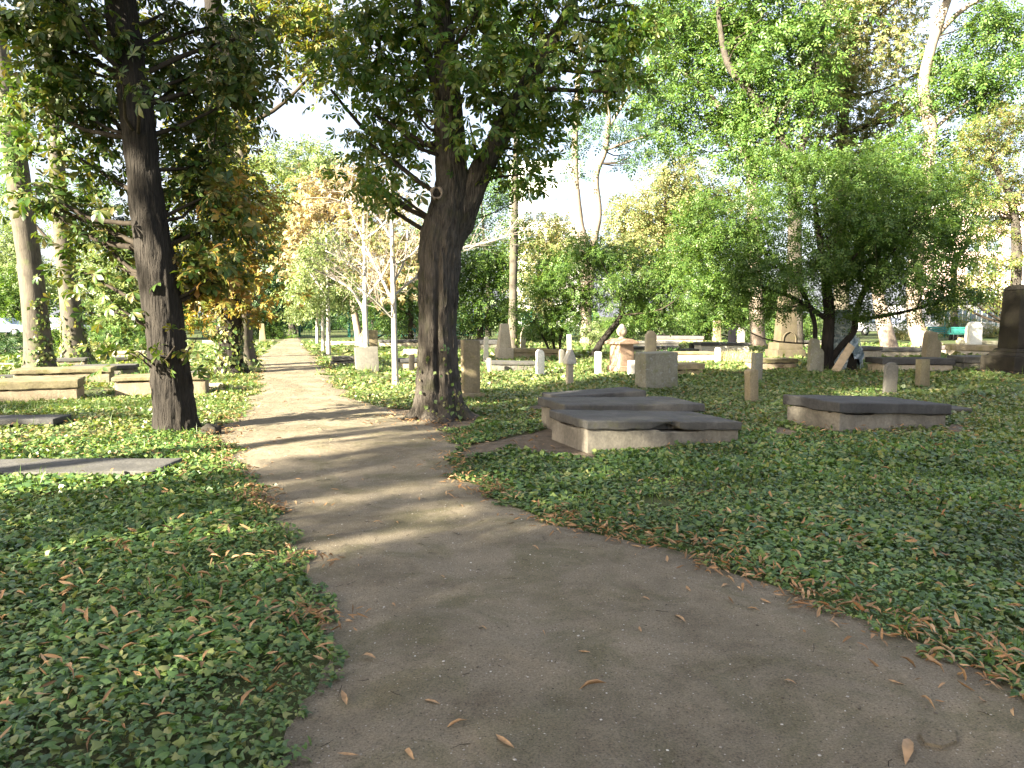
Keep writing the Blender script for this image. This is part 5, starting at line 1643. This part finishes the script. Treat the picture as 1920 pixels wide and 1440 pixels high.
def car(label, px, Y, rz, paint):
    p = W(px, 640, Y)
    r = thing('parked_car', label, 'car', (p[0], p[1], 0), rz, 'cars parked beyond the hedge')
    side = [(-2.1, 0.35), (2.1, 0.35), (2.15, 0.7), (1.9, 0.86), (1.05, 0.95), (0.45, 1.42), (-1.2, 1.46), (-1.95, 1.0), (-2.12, 0.9)]
    me = prism(side, 1.7, 0.08, 1.0, 0.0, 0, 0)
    obj('body', me, M[paint], r)
    for s in (-1, 1):
        me = prism([(-1.7, 0.98), (0.9, 0.95), (0.4, 1.36), (-1.15, 1.38)], 0.03, 0.004, 1, 0, 0, 0)
        o = obj('side_window', me, M['glass'], r, (0, s * 0.852, 0))
        for x in (-1.35, 1.35):
            V, F = tube([(x, s * 0.72, 0.33), (x, s * 0.9, 0.33)], [0.33, 0.32], 18)
            wv = obj('wheel', np_mesh('wheel', V, F, False), M['tyre'], r)
            V, F = tube([(x, s * 0.89, 0.33), (x, s * 0.915, 0.33)], [0.2, 0.19], 12)
            obj('rim', np_mesh('rim', V, F), M['steel'], wv)
        box_part('headlight', (0.04, 0.3, 0.12), (2.13, s * 0.6, 0.68), 'frame', r)


car('pale blue car seen between the leaves at the left edge', 8, 58, 0.05, 'car_blue')
car('silver car parked next to the pale blue one', 112, 60, 0.05, 'car_silver')
car('white car seen through the gap beneath the low wide tree', 1636, 62, 0.2, 'car_white')
car('second white car far off under the tall pinkish trunk', 1705, 66, 0.2, 'car_silver')


def building(name, label, x0, x1, Y, depth, h, wall, wins, trim=None, wz=(1.4, 1.4), rz=0.0):
    c = (x0 + x1) / 2
    w_ = x1 - x0
    r = thing(name, label, 'building', (c, Y + depth / 2, 0), rz)
    box_part('wall', (w_, depth, h), (0, 0, h / 2), wall, r, b=0.02)
    box_part('roof', (w_ + 0.5, depth + 0.5, 0.35), (0, 0, h + 0.18), trim or wall, r, b=0.02)
    f0 = None
    for x, z in wins:
        if f0 is None:
            V, F = [], []
            ps = []
            for sx, sz, ox, oz in ((wz[0] + 0.16, 0.08, 0, wz[1] / 2 + 0.04), (wz[0] + 0.16, 0.08, 0, -wz[1] / 2 - 0.04), (0.08, wz[1], -wz[0] / 2 - 0.04, 0), (0.08, wz[1], wz[0] / 2 + 0.04, 0), (0.06, wz[1], 0, 0)):
                v, f = boxgrid(sx, 0.12, sz, 99, 0.01)
                v[:, 2] += oz - sz / 2
                v[:, 0] += ox
                ps.append((v, [f]))
            V, F = join(ps)
            f0 = np_mesh('window', V, F)
            v, f = boxgrid(wz[0], 0.04, wz[1], 99, 0.005)
            v[:, 2] -= wz[1] / 2
            f1 = np_mesh('pane', v, [f])
        o = obj('window', f0, M['frame'], r, (x, -depth / 2 - 0.03, z))
        obj('pane', f1, M['glass'], o, (0, 0.0, 0))
    return r


s = 118 / FPX
wx = [((q - 1020) * s) for q in (992, 1012, 1036, 1056)]
building('tower_block', 'white tower block rising behind the yellow green tree', (955 - 960) * s, (1085 - 960) * s, 118, 14, 25.0, 'wall_white', [(x, z) for z in (4.5, 7.6, 10.7, 13.8, 16.9, 20.0, 22.9) for x in wx])
s = 95 / FPX
building('apartment_block', 'pinkish apartment block glimpsed through the brown leaved tree', (1800 - 960) * s, (2060 - 960) * s, 95, 12, 16.0, 'wall_pink', [((q - 1930) * s, z) for z in (4.4, 7.4, 10.4, 13.4) for q in (1815, 1850, 1885, 1920, 1955, 1990, 2025)], 'wall_grey')
s = 66 / FPX
building('pavilion', 'low grey flat roofed pavilion with dark windows beyond the benches', (1735 - 960) * s, (1858 - 960) * s, 66, 9, 2.7, 'wall_grey', [((q - 1796) * s, 1.55) for q in (1750, 1776, 1800, 1826, 1846)], 'wall_dark', (0.9, 1.1))
building('garage', 'white annexe with pale shutters right of the grey pavilion', (1859 - 960) * s, (1960 - 960) * s, 66.5, 8, 2.9, 'wall_white', [((q - 1909) * s, 1.75) for q in (1875, 1900)], 'wall_white', (0.9, 0.7))
a = W(1832, 640, 58)
r = thing('lamp_post', 'slim grey lamp post between benches and pavilion', 'lamp post', (a[0], a[1], 0))
V, F = tube([(0, 0, -0.05), (0, 0, 1.5), (0, 0, 3.4)], [0.08, 0.07, 0.055], 8)
obj('pole', np_mesh('pole', V, F, True), M['steel'], r)
V, F = tube([(0, 0, 3.38), (0, 0, 3.45), (0, 0, 3.62), (0, 0, 3.7)], [0.06, 0.2, 0.22, 0.05], 10)
obj('lamp_head', np_mesh('lamp_head', V, F, True), M['frame'], r)

# ------------------------------------------------------------------ ivy carpet, dry leaves, grasses
def scatter(d0, d1, dens, rng, amin=-43, amax=43):
    n = int(dens * math.radians(amax - amin) / 2 * (d1 ** 2 - d0 ** 2))
    r = np.sqrt(rng.uniform(d0 ** 2, d1 ** 2, n))
    a = np.radians(rng.uniform(amin, amax, n))
    return r * np.sin(a), r * np.cos(a)


IV = np.array([(0, 0, 0.0), (0.30, 0.02, -.02), (0.50, 0.30, -.10), (0.26, 0.46, 0.0), (0.0, 1.0, -.12), (-0.26, 0.46, 0.0), (-0.50, 0.30, -.10), (-0.30, 0.02, -.02), (0, 0.36, 0.06)], float)
IVF = np.array([[0, 1, 8], [1, 2, 8], [2, 3, 8], [3, 4, 8], [4, 5, 8], [5, 6, 8], [6, 7, 8], [7, 0, 8]])
IV2 = np.array([(0, 0, 0), (0.46, 0.34, -.05), (0, 1, -.1), (-0.46, 0.34, -.05)], float)
IV2F = np.array([[0, 1, 2], [0, 2, 3]])


IV1 = np.array([(0, 0, 0), (0.48, 0.26, -.08), (0.24, 0.5, 0.03), (0, 1, -.12), (-0.24, 0.5, 0.03), (-0.48, 0.26, -.08)], float)
IV1F = np.array([[0, 1, 2], [0, 2, 4], [2, 3, 4], [0, 4, 5]])


def ivy_layer(name, d0, d1, dens, size, hgt, mat, near, seed, keepn=-0.5, amax=43):
    rng = np.random.default_rng(seed)
    x, y = scatter(d0, d1, dens, rng, -amax, amax)
    ok = clear_of(x, y, 0.02, fbm(np.stack([x * 6, y * 6, x * 0], -1), 44, 2) * 0.09 + 0.055)
    x, y = x[ok], y[ok]
    P = np.stack([x, y, x * 0], -1)
    thin = fbm(P * 0.8, 61, 3)
    ok = thin > keepn + 0.5 * (rng.random(len(x)) - 0.5)
    x, y, P, thin = x[ok], y[ok], P[ok], thin[ok]
    lump = 0.55 + 0.45 * fbm(P * 2.3, 12, 2)
    z = 0.028 + hgt * (0.1 + 0.8 * rng.random(len(x))) * np.clip(lump, 0.25, 1.3)
    P[:, 2] = z
    de = np.minimum(np.abs(x - path_left(y)), np.abs(x - path_right(y)))
    nearby = np.clip(de / 0.45, 0, 1) ** 0.7
    P[:, 2] = 0.034 + (z - 0.034) * np.clip(nearby, 0.12, 1)
    patch = fbm(P * np.array([1.3, 1.3, 0]) + 17, 23, 2)
    ax = rng.normal(size=P.shape) * np.array([1, 1, 0.25]) + np.array([0, 0, -0.15])
    nr = np.tile([0, 0, 1.0], (len(P), 1)) + rng.normal(size=P.shape) * (0.42 if near else 0.62)
    s = size * rng.uniform(0.45, 1.3, len(P)) * (0.85 + 0.3 * lump) * (1 + 0.35 * patch) * (0.7 + 0.3 * nearby)
    tv, tf = ((IV2, IV2F), (IV1, IV1F), (IV, IVF))[near]
    V, F = stamp(tv, tf, P, frames(ax, nr), s)
    tag(obj(name, np_mesh(name, V, [F]), M[mat]), kind='stuff')


ivy_layer('ivy_carpet', 1.0, 4.2, 2000, 0.053, 0.07, 'ivy', 2, 1, -1.4, 70)
ivy_layer('ivy_carpet', 4.2, 7.0, 1700, 0.053, 0.07, 'ivy', 1, 2, -1.2, 60)
ivy_layer('ivy_carpet', 7.0, 11.0, 1500, 0.050, 0.07, 'ivy', 0, 6, -1.3, 54)
ivy_layer('ivy_carpet', 11.0, 17, 650, 0.062, 0.08, 'ivy_mid', 0, 3, -0.95, 50)
ivy_layer('ivy_carpet', 17, 27, 190, 0.095, 0.10, 'ivy_mid', 0, 4, -0.45, 48)
ivy_layer('ivy_carpet', 27, 48, 46, 0.18, 0.12, 'ivy_mid', 0, 5, -0.2, 46)


def weeds(d0, d1, dens, h, seed):
    rng = np.random.default_rng(seed)
    x, y = scatter(d0, d1, dens, rng)
    ok = clear_of(x, y, 0.02, 0.0) & (fbm(np.stack([x * 0.7, y * 0.7, x * 0], -1), 91, 3) > 0.05 - 0.25 * rng.random(len(x)))
    x, y = x[ok], y[ok]
    k = 5
    P = np.repeat(np.stack([x, y, x * 0 + 0.02], -1), k, 0) + rng.normal(size=(len(x) * k, 3)) * np.array([0.03, 0.03, 0])
    tv = np.array([(-0.02, 0, 0), (0.02, 0, 0), (0.016, 0.6, 0.04), (-0.016, 0.6, 0.04), (0, 1, 0.2)])
    tf = np.array([[0, 1, 2], [0, 2, 3], [3, 2, 4]])
    ax = np.tile([0, 0, 1.0], (len(P), 1)) + rng.normal(size=P.shape) * 0.55
    V, F = stamp(tv, tf, P, frames(ax, rng.normal(size=P.shape)), h * rng.uniform(0.5, 1.25, len(P)))
    tag(obj('grass', np_mesh('grass', V, [F]), M['grass']), kind='stuff')


weeds(2, 9, 26, 0.13, 61)
weeds(9, 20, 16, 0.15, 62)
weeds(20, 45, 5, 0.26, 63)


def curl_leaf(seed, L=1.0, wd=0.30, curl=0.5):
    r = np.random.default_rng(seed)
    V = []
    n = 4
    bend = r.uniform(0.3, 1.0) * (1 if r.random() < 0.6 else -0.5)
    for i in range(n):
        t = i / (n - 1)
        w_ = wd * math.sin(math.pi * min(1, 0.06 + t * 0.95)) ** 0.8 * (0.6 + 0.6 * t)
        z = 0.22 * bend * math.sin(t * math.pi) + r.normal() * 0.015
        tw = r.normal() * 0.25
        for s in (-1, 0, 1):
            V.append((s * w_ / 2 * math.cos(curl + tw * s), t * L - L / 2, z + abs(s) * w_ / 2 * math.sin(curl + tw * s) + 0.02))
    V = np.array(V)
    V[:, 2] -= V[:, 2].min()
    F = []
    for i in range(n - 1):
        for s in (0, 1):
            a = i * 3 + s
            F += [[a, a + 1, a + 4], [a, a + 4, a + 3]]
    return V, np.array(F)


CURL = [curl_leaf(k, 1, 0.26 + 0.05 * (k % 3), (0.3, 0.8, 1.1, 0.5)[k % 4]) for k in range(8)]


def litter(name, x, y, z, size, seed, tilt=0.3):
    rng = np.random.default_rng(seed)
    parts = []
    kk = rng.integers(0, len(CURL), len(x))
    for k in range(len(CURL)):
        m = kk == k
        if not m.any():
            continue
        P = np.stack([x[m], y[m], z[m]], -1)
        a = rng.uniform(0, 2 * math.pi, len(P))
        ax = np.stack([np.cos(a), np.sin(a), rng.normal(size=len(P)) * tilt], -1)
        nr = np.tile([0, 0, 1.0], (len(P), 1)) + rng.normal(size=P.shape) * tilt
        V, F = stamp(CURL[k][0], CURL[k][1], P, frames(ax, nr), size * rng.uniform(0.5, 1.3, len(P)))
        parts.append((V, [F]))
    V, F = join(parts)
    tag(obj(name, np_mesh(name, V, F), M['dry']), kind='stuff')


# dry leaves caught along both edges of the path
rng = np.random.default_rng(8)
ex, ey = [], []
for fn, sgn in ((path_left, -1), (path_right, 1)):
    y = np.concatenate([rng.uniform(1.6, 7, 950), rng.uniform(1.8, 12, 620), rng.uniform(9, 30, 400)])
    cl = fbm(np.stack([y * 1.6, y * 0, y * 0 + sgn], -1), 31, 2)
    y = y[cl > -0.25 + 0.5 * rng.random(len(y)) - 0.25]
    off = rng.normal(0.04, 0.12, len(y)) - (rng.random(len(y)) < 0.16) * rng.uniform(0, 0.35, len(y))
    ex.append(fn(y) + sgn * off)
    ey.append(y)
ex, ey = np.concatenate(ex), np.concatenate(ey)
inside = np.clip(np.minimum(ex - path_left(ey), path_right(ey) - ex), -1, 1)
litter('leaf_litter', ex, ey, np.where(inside > 0, 0.036, 0.035 + 0.07 * rng.random(len(ex)) * np.clip(-inside * 12, 0, 1)), 0.07, 9, 0.35)
# strewn on the ivy
for d0, d1, dens, sz, sd_ in ((1.6, 6, 60, 0.075, 10), (6, 13, 34, 0.07, 11), (13, 26, 5, 0.10, 12)):
    x, y = scatter(d0, d1, dens, rng, -58, 58)
    cl = fbm(np.stack([x * 0.9, y * 0.9, x * 0], -1), 71, 3)
    ok = clear_of(x, y, 0.02, 0.0) & (cl > -0.3 + 0.6 * rng.random(len(x)) - 0.2)
    x, y = x[ok], y[ok]
    litter('leaf_litter', x, y, 0.06 + 0.055 * rng.random(len(x)), sz, sd_, 0.45)
# on bare earth, ledgers and round the big trunk
x, y = [], []
for (px, py), n, sp in (((985, 835), 30, 0.5), ((780, 792), 60, 0.45), ((860, 790), 30, 0.4), ((1440, 818), 14, 0.3), ((1790, 800), 18, 0.35), ((1760, 775), 20, 0.3), ((420, 815), 14, 0.25), ((560, 745), 40, 0.8), ((350, 850), 40, 0.5)):
    c = G(px, py)
    x += list(rng.normal(c[0], sp, n))
    y += list(rng.normal(c[1], sp, n))
x, y = np.array(x), np.array(y)
ok = np.ones(len(x), bool)
for cx, cy, r_, hl, hw in HOLES:
    u, v = (x - cx) * math.cos(r_) + (y - cy) * math.sin(r_), -(x - cx) * math.sin(r_) + (y - cy) * math.cos(r_)
    ok &= ~((abs(u) < hl + .08) & (abs(v) < hw + .08))
x, y = x[ok], y[ok]
litter('leaf_litter', x, y, x * 0 + 0.035, 0.09, 13, 0.3)

# single leaves lying on the open path: things one can point at
GRP = 'dry leaves scattered on the open path'
me_c = [np_mesh('fallen_leaf', V * np.array([1, 1, 0.8]), [F], True) for V, F in CURL]
spots = [(1700, 1424, 0.16, 2.6, 'long curled orange brown leaf nearest the viewer, beside the sunk flat stone'), (946, 1411, 0.105, 0.6, 'crumpled yellowish leaf at the very front of the path'), (1112, 1299, 0.115, -1.2, 'thin twisted tan leaf in the middle of the front path'),
         (1274, 1168, 0.10, 0.3, 'bright orange leaf with an upturned tip on the open path'), (690, 1246, 0.085, 1.0, 'flat orange leaf close to the left ivy edge'), (645, 1322, 0.10, 0.4, 'brown leaf just off the ivy corner in front'),
         (1738, 1332, 0.10, 0.0, 'broken orange leaf pieces above the sunk flat stone'), (1680, 1292, 0.06, 0.8, 'small tan leaf on the paler patch of path'), (786, 940, 0.085, 0.2, 'orange leaf near the middle of the path where it narrows'), (628, 926, 0.08, 1.2, 'small brown leaf on the mossy side of the path'),
         (855, 1372, 0.08, 2.0, 'tiny tan leaf left of the crumpled yellowish one'), (808, 1332, 0.075, 1.1, 'small folded ochre leaf left of the crumpled yellowish one, a step farther'), (1003, 1034, 0.07, 0.7, None), (866, 956, 0.07, 0.3, None), (708, 984, 0.07, 1.7, None), (1290, 1114, 0.07, 0.1, None), (1360, 1108, 0.07, 2.2, None),
         (1435, 1135, 0.07, 0.5, None), (1412, 1150, 0.06, 1.0, None), (1562, 1180, 0.085, 0.2, None), (1210, 1132, 0.05, 0.9, None), (1095, 1236, 0.05, 1.3, None), (1020, 1198, 0.05, 0.2, None), (1200, 1190, 0.05, 0.0, None), (768, 1430, 0.08, 0.5, None), (652, 1432, 0.07, 1.5, None), (745, 985, 0.06, 0.4, None),
         (620, 1010, 0.06, 2.1, None), (905, 1190, 0.05, 0.8, None), (680, 905, 0.07, 0.3, None), (560, 905, 0.07, 1.4, None), (740, 880, 0.07, 0.9, None), (600, 860, 0.07, 0.2, None), (500, 840, 0.08, 1.9, None), (620, 830, 0.07, 0.6, None), (830, 1090, 0.045, 0.6, None), (1480, 1290, 0.05, 0.9, None)]
for k, (px, py, sz, rz, lb) in enumerate(spots):
    c = G(px, py)
    m = me_c[k % 8]
    o = bpy.data.objects.new('fallen_leaf', m)
    COL.objects.link(o)
    if not m.materials:
        m.materials.append(M['dry'])
    o.location = (c[0], c[1], path_z(c[0], c[1]) + 0.001)
    o.scale = (sz * 1.15, sz * 1.15, sz * 1.15)
    o.rotation_euler = (rng.normal() * 0.08, rng.normal() * 0.08, rz)
    tag(o, lb or 'small dry brown leaf lying on the open path', 'leaf', GRP)

# twigs and pebbles on the path
rng = np.random.default_rng(14)
n = 5200
y = 1.7 + 10 * rng.random(n) ** 1.6
t = rng.random(n)
x = path_left(y) * (1 - t) + path_right(y) * t
x, y = x[abs(x) < y * 0.9 + 0.5], y[abs(x) < y * 0.9 + 0.5]
P0 = np.stack([x, y, x * 0], -1)
z = 0.032 + 0.014 * fbm(P0 * 0.9, 5, 3) + 0.006 * fbm(P0 * 5, 9, 2)
oc = np.array([(1, 0, 0), (0, 1, 0), (-1, 0, 0), (0, -1, 0), (0, 0, 0.7), (0, 0, -0.7)], float)
of = np.array([[0, 1, 4], [1, 2, 4], [2, 3, 4], [3, 0, 4], [1, 0, 5], [2, 1, 5], [3, 2, 5], [0, 3, 5]])
a = rng.uniform(0, 6.3, len(x))
R_ = frames(np.stack([np.cos(a), np.sin(a), a * 0], -1), np.stack([a * 0, a * 0, a * 0 + 1], -1))
sc = 0.0022 + 0.0065 * rng.random(len(x)) ** 4
V, F = stamp(oc, of, np.stack([x, y, z + 0.002], -1), R_, np.stack([sc * rng.uniform(0.6, 1.4, len(x)), sc, sc * 0.6], -1))
t_ = NT('pebble')
gm = t_.n('ShaderNodeNewGeometry')
t_.bsdf(t_.ramp(gm.outputs['Random Per Island'], [(0, (0.05, 0.04, 0.03)), (0.45, (0.16, 0.13, 0.10)), (0.8, (0.30, 0.27, 0.23)), (1, (0.62, 0.6, 0.56))]), 0.8, 0.3)
tag(obj('gravel', np_mesh('gravel', V, [F]), t_.m), kind='stuff')
ps = []
for _ in range(110):
    yy_ = 1.9 + 8 * rng.random() ** 1.4
    tt_ = rng.random()
    xx_ = float(path_left(np.array([yy_]))[0] * (1 - tt_) + path_right(np.array([yy_]))[0] * tt_)
    a_ = rng.uniform(0, 6.3)
    L_ = rng.uniform(0.02, 0.10)
    p = np.array([xx_, yy_, path_z(xx_, yy_) + 0.002])
    d_ = np.array([math.cos(a_), math.sin(a_), 0.0]) * L_
    ps.append(tube([p, p + d_ * 0.5 + rng.normal(size=3) * np.array([.004, .004, 0]), p + d_], [0.0016, 0.0014, 0.0008], 4))
V, F = join(ps)
tag(obj('twig_litter', np_mesh('twig_litter', V, F), M['twig']), kind='stuff')


def blades(name, label, cx, cy, rx, ry, h, n, mat, seed, cat='grass'):
    rng = np.random.default_rng(seed)
    a, r_ = rng.uniform(0, 6.3, n), np.sqrt(rng.random(n))
    P = np.stack([cx + np.cos(a) * r_ * rx, cy + np.sin(a) * r_ * ry, a * 0], -1)
    tv = np.array([(-0.012, 0, 0), (0.012, 0, 0), (0.009, 0.55, 0.03), (-0.009, 0.55, 0.03), (0, 1, 0.16)])
    tf = np.array([[0, 1, 2], [0, 2, 3], [3, 2, 4]])
    ax = np.tile([0, 0, 1.0], (n, 1)) + rng.normal(size=(n, 3)) * 0.3
    nr = rng.normal(size=(n, 3))
    V, F = stamp(tv, tf, P, frames(ax, nr), h * rng.uniform(0.5, 1.2, n))
    o = obj(name, np_mesh(name, V, [F]), M[mat])
    tag(o, kind='stuff')


c = G(1385, 681)
blades('dry_grass', '', c[0], c[1] + 0.4, 0.75, 0.5, 0.42, 900, 'straw', 1)
c = G(1500, 706)
blades('grass_tuft', '', c[0], c[1], 1.2, 0.8, 0.16, 500, 'grass', 2)
for k, (px, py, rx, ry, n) in enumerate([(30, 700, 1.6, 1.2, 1400), (120, 765, 1.8, 0.7, 1600), (60, 770, 1.4, 0.7, 1200), (300, 765, 1.2, 0.5, 700), (60, 725, 0.7, 0.5, 500), (10, 690, 2, 1.5, 900)]):
    c = G(px, py)
    rr = np.random.default_rng(k)
    blades('grass', '', c[0], c[1], rx, ry, 0.16, n, 'grass', 10 + k)
# low dark mound of ivy between the tombs
c = G(1262, 672)
B = [(np.array([c[0], c[1] + 0.3, 0.12]), np.array([0.55, 0.4, 0.24]))]
(V, F), _ = leaf_cloud(B, 'diamond', 0.11, 5.0, np.random.default_rng(3), spread=0.08)
V[:, 2] = np.abs(V[:, 2])
root = thing('ivy_mound', 'low dark mound of ivy beside the big mossy block', 'bush', (c[0], c[1], 0))
obj('foliage', np_mesh('foliage', V - np.array([c[0], c[1], 0]), [F]), M['dark'], root)
